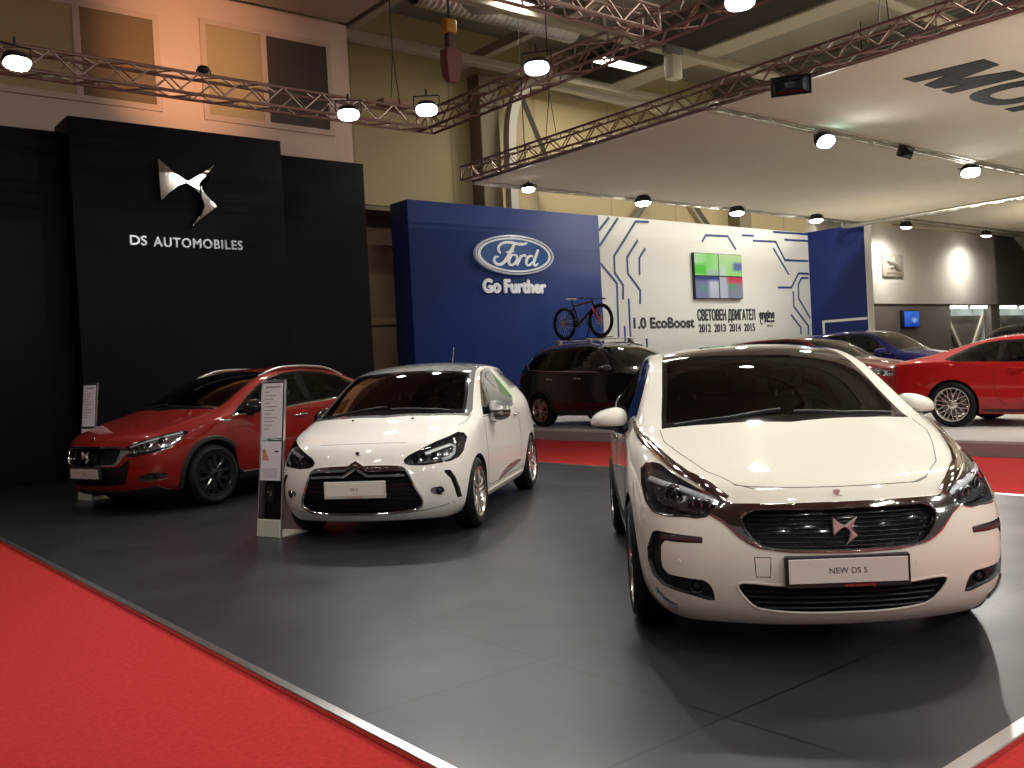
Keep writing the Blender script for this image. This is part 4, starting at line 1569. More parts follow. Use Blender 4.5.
crossover = build_red_crossover()
crossover.scale = (1.06,) * 3
pose(crossover, 2.93, 11.41, 17.7)
tag(crossover, 'dark red crossover with silver roof rails and black wheels, in front of the black wall', 'car')


# ------------------------------------------------------------------ cars on the stand behind the aisle
def shell_suv(level=4):
    st = [
        [.28, .74, .24, .80, .32, .82, .62, .79, .86, .68, .95, .98, 0., (.06, .01, -.02, .02, .02)],
        [.56, .79, .24, .86, .34, .89, .62, .86, .95, .76, 1.02, 1.045, -.05],
        [.93, .80, .24, .88, .34, .91, .64, .88, 1.02, .78, 1.085, 1.11, -.12],
        [1.25, .80, .24, .875, .34, .905, .65, .875, 1.06, .77, 1.13, 1.16, -.18],
        [1.55, .80, .24, .875, .34, .90, .66, .87, 1.075, .72, 1.32, 1.355, -.18],
        [1.85, .80, .24, .875, .34, .90, .66, .87, 1.08, .665, 1.505, 1.54, -.13],
        [2.15, .80, .24, .875, .34, .90, .66, .87, 1.09, .625, 1.60, 1.635, -.06],
        [2.70, .80, .24, .875, .34, .90, .66, .87, 1.10, .61, 1.63, 1.67, 0.],
        [3.30, .80, .24, .88, .34, .905, .68, .87, 1.12, .60, 1.61, 1.65, 0.],
        [3.85, .79, .25, .88, .35, .905, .70, .865, 1.15, .60, 1.58, 1.62, .02],
        [4.18, .77, .27, .86, .37, .88, .72, .84, 1.16, .59, 1.49, 1.53, .04],
        [4.42, .70, .30, .79, .40, .81, .74, .76, 1.10, .66, 1.19, 1.21, .04],
    ]
    cr = creases([(3, 2, 10, .5), (4, 3, 9, .45)], [(3, .3)]) + front_creases([(4, .3), (0, .5)])
    return Shell(st, fbow=(.18, .22, .24, .22, .14), rbow=(.07, .10, .11, .09, .04), level=level, crease=cr, pw=2.6)


def shell_coupe(level=4):
    st = [
        [.30, .74, .16, .84, .25, .86, .50, .83, .70, .72, .79, .82, 0., (.06, .01, -.02, .02, .02)],
        [.65, .80, .17, .90, .27, .925, .52, .89, .80, .80, .87, .90, -.05],
        [1.00, .82, .18, .91, .28, .945, .54, .91, .86, .82, .92, .945, -.1],
        [1.55, .82, .18, .89, .29, .925, .56, .89, .915, .80, .985, 1.01, -.2],
        [1.90, .82, .18, .89, .29, .915, .57, .875, .93, .74, 1.11, 1.145, -.22],
        [2.25, .82, .18, .89, .29, .915, .57, .875, .94, .67, 1.27, 1.31, -.15],
        [2.60, .82, .18, .89, .29, .915, .57, .875, .945, .62, 1.335, 1.375, -.05],
        [3.00, .82, .18, .90, .29, .925, .58, .885, .955, .60, 1.34, 1.385, 0.],
        [3.45, .82, .19, .91, .30, .945, .60, .90, .975, .60, 1.275, 1.315, 0.],
        [3.90, .82, .20, .92, .31, .955, .62, .905, 1.00, .63, 1.14, 1.17, 0.],
        [4.30, .80, .22, .90, .34, .925, .64, .87, 1.01, .70, 1.06, 1.07, 0.],
        [4.62, .74, .26, .84, .38, .86, .64, .83, .96, .74, 1.02, 1.035, .02],
    ]
    cr = creases([(3, 2, 11, .5), (4, 3, 8, .4)], [(3, .3)]) + front_creases([(4, .3), (0, .5)])
    return Shell(st, fbow=(.18, .22, .24, .22, .14), rbow=(.10, .14, .15, .12, .06), level=level, crease=cr, pw=2.6)


def stand_car(name, kind, col, metal, wheel, rim_mat, glass_side=GLASS_PRIV, glass_front=GLASS_CLEAR, rack=False, level=4, zs=1.):
    root = empty(name)
    skin = paint('paint_' + name + str(len(MATS)), col, metal, .28)
    if kind == 'coupe':
        sh = shell_coupe(level)
        xs, R, TY = (.98, 3.70), .345, .945
        ws = [(1.50, .77), (1.75, .735), (2.05, .675), (2.35, .615)]
        wsf, wsb = [(1.36, -.45), (1.28, 0), (1.36, .45)], [(2.32, .3), (2.30, 0), (2.32, -.3)]
        rear_glass = [(3.30, .50), (3.55, .53), (3.9, .55), (4.10, .52), (4.14, 0)]
        wins = [[(1.92, .965), (2.02, 1.04), (2.2, 1.145), (2.42, 1.225), (2.70, 1.255), (2.96, 1.26), (3.0, .99), (2.4, .975)],
                [(3.06, 1.262), (3.25, 1.235), (3.45, 1.185), (3.66, 1.09), (3.74, 1.035), (3.60, 1.01), (3.06, .992)]]
        frame = [(1.84, .945), (2.0, 1.06), (2.19, 1.175), (2.42, 1.258), (2.70, 1.288), (3.05, 1.287), (3.28, 1.262), (3.50, 1.205), (3.72, 1.095), (3.82, 1.03), (3.62, .99), (2.4, .95)]
        doors = [[(1.78, .34), (1.70, .60), (1.72, .92), (2.4, .945), (3.0, .965), (3.10, .80), (3.08, .5), (2.98, .33), (1.9, .31)]]
        hood = [(1.45, .78), (1.0, .79), (.65, .75), (.42, .66), (.30, .50), (.24, 0)]
        hc = (1.24, 0)
        head = [(.50, .70), (.62, .76), (.80, .80), (.85, .74), (.80, .67), (.56, .64)]
        tail = [(.80, .955), (.40, .975), (.40, .86), (.80, .83)]
        grl = sym([(0, .70), (.45, .70), (.50, .60), (.42, .50), (0, .48)])
        mir_p, mir_s, arm = (1.98, .99, 1.00), (.19, .23, .14), (1.95, .87, .96)
        hx, hz = (2.80,), .86
        cab = (1.95, 2.55, 3.2, .22, .93, .74, -.37, .40)
        sill = (1.45, 3.22, .26)
    else:
        sh = shell_suv(level)
        xs, R, TY = (.93, 3.62), .345, .895
        ws = [(1.20, .74), (1.45, .71), (1.75, .655), (2.05, .60)]
        wsf, wsb = [(1.08, -.45), (1.01, 0), (1.08, .45)], [(2.02, .3), (2.0, 0), (2.02, -.3)]
        rear_glass = None
        wins = [[(1.50, 1.10), (1.62, 1.20), (1.80, 1.35), (1.98, 1.46), (2.20, 1.535), (2.55, 1.56), (2.58, 1.14), (2.0, 1.115)],
                [(2.66, 1.562), (3.0, 1.555), (3.38, 1.535), (3.40, 1.17), (3.0, 1.155), (2.66, 1.145)],
                [(3.47, 1.525), (3.75, 1.495), (4.02, 1.42), (4.08, 1.30), (3.95, 1.215), (3.47, 1.18)]]
        frame = [(1.38, 1.075), (1.60, 1.23), (1.78, 1.385), (1.96, 1.495), (2.19, 1.567), (2.6, 1.59), (3.0, 1.583), (3.4, 1.563), (3.77, 1.522), (4.06, 1.44), (4.13, 1.30), (4.0, 1.19), (3.5, 1.15), (2.6, 1.115), (2.0, 1.09)]
        doors = [[(1.38, .38), (1.30, .65), (1.30, 1.05), (2.0, 1.085), (2.60, 1.105), (2.62, .7), (2.60, .38), (2.5, .34), (1.5, .34)],
                 [(2.625, .38), (2.645, .7), (2.62, 1.105), (3.44, 1.14), (3.46, .98), (3.33, .78), (3.24, .55), (3.20, .38), (3.1, .35), (2.7, .35)]]
        hood = [(1.16, .75), (.93, .76), (.60, .72), (.42, .64), (.32, .50), (.26, 0)]
        hc = (.98, 0)
        head = [(.44, .80), (.60, .88), (.76, .945), (.84, .93), (.84, .84), (.74, .78), (.50, .745)]
        tail = [(.80, 1.12), (.42, 1.14), (.42, 1.0), (.62, .96), (.80, .92)]
        grl = sym([(0, .80), (.38, .79), (.44, .72), (.36, .66), (0, .65)])
        mir_p, mir_s, arm = (1.60, .965, 1.13), (.20, .24, .17), (1.56, .86, 1.08)
        hx, hz = (2.46, 3.30), .97
        cab = (1.62, 2.15, 3.0, .28, 1.05, .74, -.37, .60)
        sill = (1.34, 3.2, .30)
    cut_arches(sh, xs, R + .035, R)
    hi = [(hc[0] + .09, -.45), hc, (hc[0] + .09, .45)]
    sh.region('hood', 'T', hood + [(a, -b) for a, b in hood[:-1][::-1]] + hi)
    sh.region('windscreen_frame', 'T', ws + wsb + [(a, -b) for a, b in ws[::-1]] + wsf, cond=lambda C: C[:, 2] > .95)
    w2 = [(a + (.06 if i == 0 else (-.05 if i == len(ws) - 1 else 0)), b - .03) for i, (a, b) in enumerate(ws)]
    sh.region('windscreen', 'T', w2 + [(a - .06, b) for a, b in wsb] + [(a, -b) for a, b in w2[::-1]] + [(a + .08, b) for a, b in wsf], cond=lambda C: C[:, 2] > .95)
    if rear_glass:
        sh.region('rear_glass', 'T', rear_glass + [(a, -b) for a, b in rear_glass[:-1][::-1]] + [(3.25, -.2), (3.24, 0), (3.25, .2)], cond=lambda C: C[:, 2] > .9)
    for s in (1, -1):
        sh.region('window_frame%d' % s, 'S', frame, s)
        for q, w in enumerate(wins):
            sh.region('win%d_%d' % (q, s), 'S', w, s)
        for q, d in enumerate(doors):
            sh.region('door%d_%d' % (q, s), 'S', d, s)
        f = (lambda p: p) if s > 0 else mir
        sh.region('headlight%d' % s, 'F', f(head), cond=lambda C: C[:, 0] < 1.0, nmin=.01)
        sh.region('tail_lamp%d' % s, 'R', f(tail), cond=lambda C: C[:, 0] > 3.7, nmin=.01)
        if kind == 'suv':
            sh.region('sill%d' % s, 'S', [(1.34, .345), (3.2, .355), (3.2, .2), (1.34, .2)], s, nmin=.02)
            for q, x in enumerate(xs):
                ring = [(x + .43 * math.cos(t), R + .43 * math.sin(t)) for t in np.linspace(-.35, PI + .35, 40)]
                ring += [(x + .30 * math.cos(t), R + .30 * math.sin(t)) for t in np.linspace(PI + .35, -.35, 40)]
                sh.region('arch_trim%d_%d' % (q, s), 'S', ring, s, only=['body'])
    sh.region('grille', 'F', grl, cond=lambda C: C[:, 0] < .6)
    low = sym([(0, .52), (.40, .52), (.48, .45), (.40, .34), (0, .32)])
    sh.region('lower', 'F', low, cond=lambda C: C[:, 0] < .6)
    I = sh.id_of
    body = sh.make(0, 'body', skin, root)
    sh.make(I('hood'), 'hood', skin, root)
    sh.make(I('windscreen_frame'), 'windscreen_frame', BLACK_GLOSS, root)
    sh.make(I('windscreen'), 'windscreen', glass_front, root)
    if rear_glass:
        sh.make(I('rear_glass'), 'rear_window', GLASS_DARK, root)
    g = sh.shifted(I('grille'), 'grille', BLACK_GLOSS, root, .03, axis=(1, 0, 0))
    trim_line(g, sh, 'grille_rim', CHROME, 'F', grl, .018, .012, closed=True)
    bm = new_bm()
    for k in range(4):
        z = min(b for a, b in grl) + .035 + k * .035
        P, N = sh.path('F', [(-.36, z), (0, z), (.36, z)], 1, .05)
        bm_moulding(bm, [p + Vector((.02, 0, 0)) for p in P], N, .010, .008)
    from_bm('grille_bar', bm, CHROME, g)
    sh.shifted(I('lower'), 'lower_intake', BLACK_MATT, root, .04, axis=(1, 0, 0))
    for s in (1, -1):
        sh.make(I('window_frame%d' % s), 'window_frame', BLACK_GLOSS, root)
        for q in range(len(wins)):
            sh.make(I('win%d_%d' % (q, s)), 'side_window', glass_side, root)
        for q in range(len(doors)):
            d = sh.make(I('door%d_%d' % (q, s)), 'door', skin, root)
            x = hx[q]
            P, N = sh.path('S', [(x - .10, hz), (x, hz + .008), (x + .10, hz + .006)], s, .05)
            bm = new_bm()
            bm_tube(bm, [P[0] + N[0] * .004] + [p + n * .034 for p, n in zip(P[1:-1], N[1:-1])] + [P[-1] + N[-1] * .004], .014, 8)
            from_bm('door_handle', bm, skin if kind == 'coupe' else SATIN, d, smooth=True)
        h = sh.shifted(I('headlight%d' % s), 'headlight', REFLECTOR, root, -.03)
        sh.make(I('headlight%d' % s), 'headlight_lens', LENS, h)
        c = np.mean(np.array(head), 0)
        for dy in (-.06, .06):
            hh, n = sh.cast('F', s * (c[0] + dy), c[1])
            projector(h, hh - n * .02, .04, CHROME, n)
        t = sh.shifted(I('tail_lamp%d' % s), 'tail_lamp', TAIL_RED, root, .006)
        if kind == 'suv':
            sh.shifted(I('sill%d' % s), 'sill_cladding', BLACK_PLASTIC, root, .008)
            for q in (0, 1):
                sh.shifted(I('arch_trim%d_%d' % (q, s)), 'arch_cladding', BLACK_PLASTIC, root, .012)
            bright = frame[9:] + frame[:1] if name == 'sport_utility_car' else frame[10:] + frame[:1]
            trim_line(root, sh, 'window_chrome', SATIN, 'S', bright, .014, .006, sides=(s,))
            pts = []
            for x in np.linspace(2.0, 3.85, 16):
                hh, n = sh.cast('T', x, s * .575)
                tt = (x - 2.0) / 1.85
                pts.append(hh + Vector((0, 0, .05 * min(1, 5 * tt, 5 * (1 - tt)) - .004)))
            if rack:
                bm = new_bm()
                bm_tube(bm, pts, .018, 8)
                from_bm('roof_rail', bm, SATIN, root, smooth=True)
        else:
            trim_line(root, sh, 'sill_cladding', BLACK_PLASTIC, 'S', [(1.40, .235), (3.28, .245)], .05, .014, sides=(s,))
        wing_mirror(root, (mir_p[0], s * mir_p[1], mir_p[2]), s, mir_s, skin, BLACK_PLASTIC, (arm[0], s * arm[1], arm[2]))
        gaps(body, sh, [('S', s, d + d[:1]) for d in doors], .007)
    arch_liner(root, xs, R + .035, R, flank_y(sh, .82))
    add_wheels(root, xs[0], xs[1], TY, R, .255 if kind == 'coupe' else .235, .235, wheel, rim_mat)
    cabin(root, *cab, m=CABIN)
    if rack:
        # two cross bars clamped to the rails and a tray for one bicycle
        for x in (2.35, 3.25):
            bm = new_bm()
            bm_box(bm, x - .03, x + .03, -.68, .68, 1.735, 1.762, .008, 2)
            for s in (-1, 1):
                bm_box(bm, x - .05, x + .05, s * .575 - .035, s * .575 + .035, 1.64, 1.745, .012, 2)
            b = from_bm('roof_bar', bm, SATIN, root, angle=40)
        bm = new_bm()
        bm_box(bm, 2.0, 3.62, .27, .35, 1.762, 1.778, .005, 1)
        for x in (2.28, 3.34):
            bm_box(bm, x - .07, x + .07, .25, .37, 1.77, 1.81, .01, 2)
        bm_tube(bm, [(2.72, .31, 1.77), (2.66, .285, 2.0), (2.75, .28, 2.22)], .014, 8)
        from_bm('bike_tray', bm, BLACK_PLASTIC, root, angle=40)
    root.scale = (1, 1, zs)
    return root


PLAT = .18      # height of the stand's platform

suv = stand_car('sport_utility_car', 'suv', (.010, .009, .009), .3, 'five_double', mat('dull_rose_alloy', (.42, .34, .32), .3, 1.), tint_glass('grey_side_glass', (.45, .48, .47)), tint_glass('pale_screen_glass', (.85, .88, .86)), rack=True)
suv.location.z = PLAT
pose(suv, 13.6, 11.16, 90)
tag(suv, 'black sport utility car with roof bars carrying a bicycle, by the blue wall', 'car')

coupe = stand_car('coupe_car', 'coupe', (.42, .008, .010), .1, 'ten_y', ALLOY)
coupe.location.z = PLAT
pose(coupe, 15.57, 3.34, 97)
tag(coupe, 'bright red coupe seen from its rear flank, at the right edge of the platform', 'car')

mpv = stand_car('people_carrier_car', 'suv', (.16, .008, .010), .3, 'five_double', ALLOY_GREY, level=4, zs=.96)
mpv.location.z = PLAT
pose(mpv, 17.05, 8.9, 90)
tag(mpv, 'dark red tall car facing the red coupe\'s tail, mostly hidden behind the nearest white car', 'car')

bluecar = stand_car('hatchback_car', 'suv', (.012, .014, .16), .3, 'five_double', ALLOY_GREY, level=3, zs=1.05)
bluecar.location.z = PLAT
pose(bluecar, 22.0, 10.3, 90)
tag(bluecar, 'dark blue car parked behind the dark red car, below the small blue screen', 'car')

darkcar = stand_car('hatchback_car', 'suv', (.012, .010, .012), .3, 'five_double', ALLOY_GREY, GLASS_PRIV, GLASS_DARK, level=3, zs=1.04)
darkcar.location.z = PLAT
pose(darkcar, 24.9, 6.6, 90)
tag(darkcar, 'black car behind the bright red coupe, in front of the lit counters', 'car')


# ------------------------------------------------------------------ mountain bicycle on the roof bars
def build_bicycle():
    root = empty('bicycle')
    R = .335
    wb = 1.07
    frame_m = mat('bike_frame_black', (.012, .012, .015), .25, .2, .6)
    red = mat('bike_red', (.50, .015, .03), .3, 0., .6)
    for nm, x in (('r', wb), ('f', 0.)):
        bm = new_bm()
        ring = [(x + (R - .025) * math.cos(t), 0, R + (R - .025) * math.sin(t)) for t in np.linspace(0, 2 * PI, 56, endpoint=False)]
        bm_tube(bm, ring, .034, 10, closed=True)
        w = from_bm('bicycle_wheel', bm, RUBBER, root, smooth=True)
        bm = new_bm()
        ring = [(x + (R - .058) * math.cos(t), 0, R + (R - .058) * math.sin(t)) for t in np.linspace(0, 2 * PI, 56, endpoint=False)]
        bm_tube(bm, ring, .011, 8, closed=True)
        from_bm('wheel_rim', bm, frame_m, w, smooth=True)
        bm = new_bm()
        for k in range(28):
            a = 2 * PI * k / 28
            b = a + (.35 if k % 2 else -.35)
            bm_cyl(bm, (x + .025 * math.cos(b), .02 * (-1) ** (k // 2), R + .025 * math.sin(b)), (x + (R - .06) * math.cos(a), 0, R + (R - .06) * math.sin(a)), .0016, seg=5, cap=False)
        from_bm('spokes', bm, SATIN, w)
        bm = new_bm()
        bm_cyl(bm, (x, -.055, R), (x, .055, R), .022, seg=14)
        bm_lathe(bm, [(.05, .044), (.085, .044), (.085, .041), (.05, .041)], seg=28, closed=True, c=(x, 0, R))
        from_bm('hub', bm, mat('hub_red', (.35, .02, .03), .3, .6) if nm == 'r' else SATIN, w, angle=40)
        if nm == 'r':
            bm = new_bm()
            for q, rr in enumerate((.075, .062, .05, .038)):
                bm_lathe(bm, [(.012, .052 + q * .006), (rr, .052 + q * .006), (rr, .056 + q * .006), (.012, .056 + q * .006)], seg=26, closed=True, c=(x, 0, R))
            from_bm('sprocket', bm, SATIN, w, angle=40)
    bb, seat_top, head_t, head_b = (wb - .44, 0, R - .03), (wb - .245, 0, R + .47), (.215, 0, R + .40), (.175, 0, R + .28)
    seat_j = (wb - .29, 0, R + .345)
    bm = new_bm()
    bm_tube(bm, [bb, seat_j], .018, 10)
    bm_tube(bm, [bb, head_b], .024, 10)
    bm_tube(bm, [head_b, head_t], .024, 10)
    for s in (-1, 1):
        bm_tube(bm, [(bb[0], s * .02, bb[2]), (wb - .1, s * .05, R - .01), (wb, s * .055, R)], .011, 8)
        bm_tube(bm, [(seat_j[0], s * .015, seat_j[2] - .04), (wb, s * .055, R)], .009, 8)
    bm_cyl(bm, (bb[0], -.04, bb[2]), (bb[0], .04, bb[2]), .026, seg=14)
    f = from_bm('frame', bm, frame_m, root, smooth=True)
    bm = new_bm()
    bm_tube(bm, [seat_j, head_t], .019, 10)
    from_bm('top_tube', bm, mat('top_tube_wine', (.16, .012, .03), .3, .1, .6), f, smooth=True)
    bm = new_bm()
    bm_tube(bm, [seat_j, seat_top], .014, 8)
    from_bm('seat_post', bm, BLACK_PLASTIC, root, smooth=True)
    bm = new_bm()
    rows = []
    for x, w, h in ((wb - .37, .02, .0), (wb - .34, .025, .006), (wb - .26, .035, .006), (wb - .18, .065, .012), (wb - .13, .07, .016), (wb - .11, .045, .012)):
        rows.append([bm.verts.new((x, a * w, seat_top[2] + .02 + h + b)) for a, b in ((-1, -.012), (-.7, .008), (0, .012), (.7, .008), (1, -.012), (0, -.03))])
    for A, B in zip(rows[:-1], rows[1:]):
        for k in range(6):
            bm.faces.new((A[k], A[(k + 1) % 6], B[(k + 1) % 6], B[k]))
    bm.faces.new(rows[0][::-1])
    bm.faces.new(rows[-1])
    from_bm('saddle', bm, mat('saddle_white', (.75, .72, .70), .5), root, smooth=True)
    bm = new_bm()
    for s in (-1, 1):
        bm_tube(bm, [(.155, s * .055, R + .24), (.075, s * .058, R + .10), (.0, s * .058, R + .0)], [.019, .024, .02], 10)
    bm_tube(bm, [(.155, -.06, R + .24), (.16, 0, R + .265), (.155, .06, R + .24)], .024, 10)
    bm_tube(bm, [(.09, -.058, R + .14), (.10, -.03, R + .23), (.10, .03, R + .23), (.09, .058, R + .14)], .012, 8)
    fk = from_bm('fork', bm, red, root, smooth=True)
    bm = new_bm()
    for s in (-1, 1):
        bm_tube(bm, [(.175, s * .055, R + .28), (.145, s * .056, R + .215)], .014, 8)
    from_bm('fork_stanchion', bm, SATIN, fk, smooth=True)
    bm = new_bm()
    bm_tube(bm, [head_t, (.225, 0, R + .43), (.17, 0, R + .45)], .016, 8)
    bm_tube(bm, [(.20, -.34, R + .455), (.18, -.15, R + .455), (.165, 0, R + .452), (.18, .15, R + .455), (.20, .34, R + .455)], .012, 8)
    for s in (-1, 1):
        bm_tube(bm, [(.19, s * .22, R + .455), (.20, s * .345, R + .455)], .017, 8)
        bm_tube(bm, [(.175, s * .20, R + .45), (.12, s * .25, R + .44), (.13, s * .30, R + .43)], .006, 6)
    from_bm('handlebar', bm, BLACK_PLASTIC, root, smooth=True)
    bm = new_bm()
    for s, a in ((-1, PI + .9), (1, .9)):
        e = Vector((bb[0] + .165 * math.cos(a), s * .065, bb[2] - .165 * math.sin(a)))
        bm_tube(bm, [(bb[0], s * .055, bb[2]), e], [.016, .011], 8)
        bm_pad(bm, tuple(e + Vector((0, s * .05, 0))), (.09, .08, .02), .006)
    bm_lathe(bm, [(.03, .046), (.088, .046), (.088, .050), (.03, .050)], seg=36, closed=True, c=(bb[0], 0, bb[2]))
    from_bm('crank', bm, BLACK_PLASTIC, root, angle=40)
    bm = new_bm()
    up = [(bb[0] + (wb - bb[0]) * t, .052, bb[2] + .086 + (R + .05 - bb[2] - .086) * t) for t in np.linspace(0, 1, 8)]
    dn = [(wb + (bb[0] - wb) * t, .052, R - .06 + (bb[2] - .086 - R + .06) * t) for t in np.linspace(0, 1, 8)]
    bm_tube(bm, up + [(wb + .05, .052, R)] + dn + [(bb[0] - .088, .052, bb[2])], .005, 5, closed=True)
    from_bm('chain', bm, SATIN, root)
    return root


bike = build_bicycle()
# wheels stand in the tray on the black car's roof: tray line y=.31, front wheel x=2.28 in that car's own frame
a90 = math.radians(90)
bx, by = 2.29, .31
bike.location = (13.6 - by, 11.16 + bx, PLAT + 1.78)
bike.rotation_euler = (0, 0, a90)
tag(bike, 'mountain bicycle with red fork and white saddle standing on the black car\'s roof', 'bicycle')


# ================================================================== the hall
# world frame: x runs along the back walls, y into the depth, z up
WALL = Matrix(((1, 0, 0), (0, 0, -1), (0, 1, 0))).to_4x4()      # picture plane -> wall facing -y


def tile_material(name, base, line, sx, sy, ox, oy, w, rough, var=.12):
    """Large boards with fine dark joints, in world metres."""
    m = mat(name, base, rough)
    nt = m.node_tree
    geo = nt.nodes.new('ShaderNodeNewGeometry')
    sep = nt.nodes.new('ShaderNodeSeparateXYZ')
    nt.links.new(geo.outputs['Position'], sep.inputs[0])
    def math_n(op, a, b=None):
        n = nt.nodes.new('ShaderNodeMath')
        n.operation = op
        for i, q in enumerate((a, b)):
            if q is None:
                continue
            if isinstance(q, (int, float)):
                n.inputs[i].default_value = q
            else:
                nt.links.new(q, n.inputs[i])
        return n.outputs[0]
    def joint(ax, s, o):
        d = math_n('DIVIDE', math_n('SUBTRACT', sep.outputs[ax], o), s)
        f = math_n('FRACT', d)
        e = math_n('MINIMUM', f, math_n('SUBTRACT', 1., f))
        return math_n('LESS_THAN', e, w / s), math_n('FLOOR', d)
    jx, cx = joint(0, sx, ox)
    jy, cy = joint(1, sy, oy)
    j = math_n('MAXIMUM', jx, jy)
    wn = nt.nodes.new('ShaderNodeTexWhiteNoise')
    wn.noise_dimensions = '2D'
    cv = nt.nodes.new('ShaderNodeCombineXYZ')
    nt.links.new(cx, cv.inputs[0])
    nt.links.new(cy, cv.inputs[1])
    nt.links.new(cv.outputs[0], wn.inputs['Vector'])
    nz = nt.nodes.new('ShaderNodeTexNoise')
    nz.inputs['Scale'].default_value = 1.4
    nz.inputs['Detail'].default_value = 6
    nt.links.new(geo.outputs['Position'], nz.inputs['Vector'])
    v = math_n('ADD', math_n('MULTIPLY', wn.outputs['Value'], var), math_n('MULTIPLY', nz.outputs['Fac'], var * 1.5))
    v = math_n('ADD', v, 1. - var * 1.25)
    mul = nt.nodes.new('ShaderNodeMix')
    mul.data_type = 'RGBA'
    mul.blend_type = 'MULTIPLY'
    mul.inputs['Factor'].default_value = 1.
    mul.inputs['A'].default_value = (*base, 1)
    nt.links.new(v, mul.inputs['B'])
    mx = nt.nodes.new('ShaderNodeMix')
    mx.data_type = 'RGBA'
    mx.inputs['B'].default_value = (*line, 1)
    nt.links.new(j, mx.inputs['Factor'])
    nt.links.new(mul.outputs['Result'], mx.inputs['A'])
    nt.links.new(mx.outputs['Result'], bsdf(m).inputs['Base Color'])
    bsdf(m).inputs['Specular IOR Level'].default_value = .38
    r = math_n('ADD', math_n('MULTIPLY', nz.outputs['Fac'], .22), rough - .11)
    nt.links.new(r, bsdf(m).inputs['Roughness'])
    return m


CARPET = add_noise(mat('red_carpet', (.46, .032, .032), .95, spec=.1), 38., (.41, .027, .027), (.52, .038, .037), 8., bump=.25)
STAGE = tile_material('stage_boards', (.0225, .0218, .0262), (.004, .004, .004), 2.20, 1.10, 2.93, 4.58, .006, .36)
CONCRETE = add_noise(mat('hall_concrete', (.16, .155, .15), .6), 2., (.13, .125, .12), (.19, .18, .17))
PLATFORM = add_noise(mat('platform_white', (.62, .61, .57), .35), 3., (.58, .57, .53), (.66, .65, .61))
PLATFORM_GREY = mat('platform_side', (.38, .38, .37), .5)
ALU = mat('aluminium_edge', (.62, .60, .58), .28, 1.)
BLACK_WALL = add_noise(mat('black_wall_paint', (.006, .0055, .006), .6, spec=.15), 1.5, (.005, .0045, .005), (.0075, .007, .0075))
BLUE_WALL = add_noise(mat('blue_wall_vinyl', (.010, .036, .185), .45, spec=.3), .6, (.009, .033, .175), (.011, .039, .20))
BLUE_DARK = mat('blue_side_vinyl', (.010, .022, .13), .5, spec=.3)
WHITE_WALL = mat('white_wall_vinyl', (.68, .69, .66), .5)
CIRCUIT = mat('circuit_blue', (.02, .055, .20), .5)
PRINT_GREY = mat('print_grey', (.045, .046, .055), .5)
CANOPY = add_noise(mat('canopy_fabric', (.66, .63, .57), .85, spec=.1), 1.2, (.64, .61, .55), (.68, .65, .59))
_nt = CANOPY.node_tree
_tl = _nt.nodes.new('ShaderNodeBsdfTranslucent')
_tl.inputs['Color'].default_value = (.66, .62, .55, 1)
_mx = _nt.nodes.new('ShaderNodeMixShader')
_mx.inputs['Fac'].default_value = .45
_nt.links.new(bsdf(CANOPY).outputs['BSDF'], _mx.inputs[1])
_nt.links.new(_tl.outputs['BSDF'], _mx.inputs[2])
_nt.links.new(_mx.outputs['Shader'], _nt.nodes['Material Output'].inputs['Surface'])
PALE_WALL = add_noise(mat('peach_wall', (.62, .47, .40), .85), .5, (.59, .45, .38), (.65, .50, .43))
TRUSS_M = mat('truss_copper_alloy', (.33, .245, .21), .42, .85)
TRUSS_P = mat('truss_pale_alloy', (.55, .52, .45), .4, .85)
LAMP_BLACK = mat('lamp_housing', (.018, .018, .02), .4, .2)
LED_WHITE = mat('lamp_glow', (1, 1, 1), .4, emit=(1., .95, .88), estr=45.)
LED_GREEN = mat('lamp_glow_green', (1, 1, 1), .4, emit=(.62, 1., .86), estr=40.)
GLOW_TUBE = mat('tube_glow', (1, 1, 1), .4, emit=(.95, .98, .92), estr=14.)


def yellow_wall():
    m = mat('panel_wall', (.42, .33, .17), .6)
    nt = m.node_tree
    geo = nt.nodes.new('ShaderNodeNewGeometry')
    wv = nt.nodes.new('ShaderNodeTexWave')
    wv.inputs['Scale'].default_value = .105
    wv.bands_direction = 'X'
    wv.wave_profile = 'SAW'
    nt.links.new(geo.outputs['Position'], wv.inputs['Vector'])
    rp = nt.nodes.new('ShaderNodeValToRGB')
    rp.color_ramp.elements[0].position = 0.
    rp.color_ramp.elements[0].color = (.20, .16, .09, 1)
    rp.color_ramp.elements[1].position = .018
    rp.color_ramp.elements[1].color = (.42, .34, .18, 1)
    nt.links.new(wv.outputs['Fac'], rp.inputs['Fac'])
    nt.links.new(rp.outputs['Color'], bsdf(m).inputs['Base Color'])
    return m


PANEL_WALL = yellow_wall()
ROOF = mat('roof_sheet', (.24, .22, .175), .8)
BEAM = mat('beam_cream', (.33, .29, .22), .6)
BEAM_D = mat('beam_dark', (.16, .15, .13), .6)

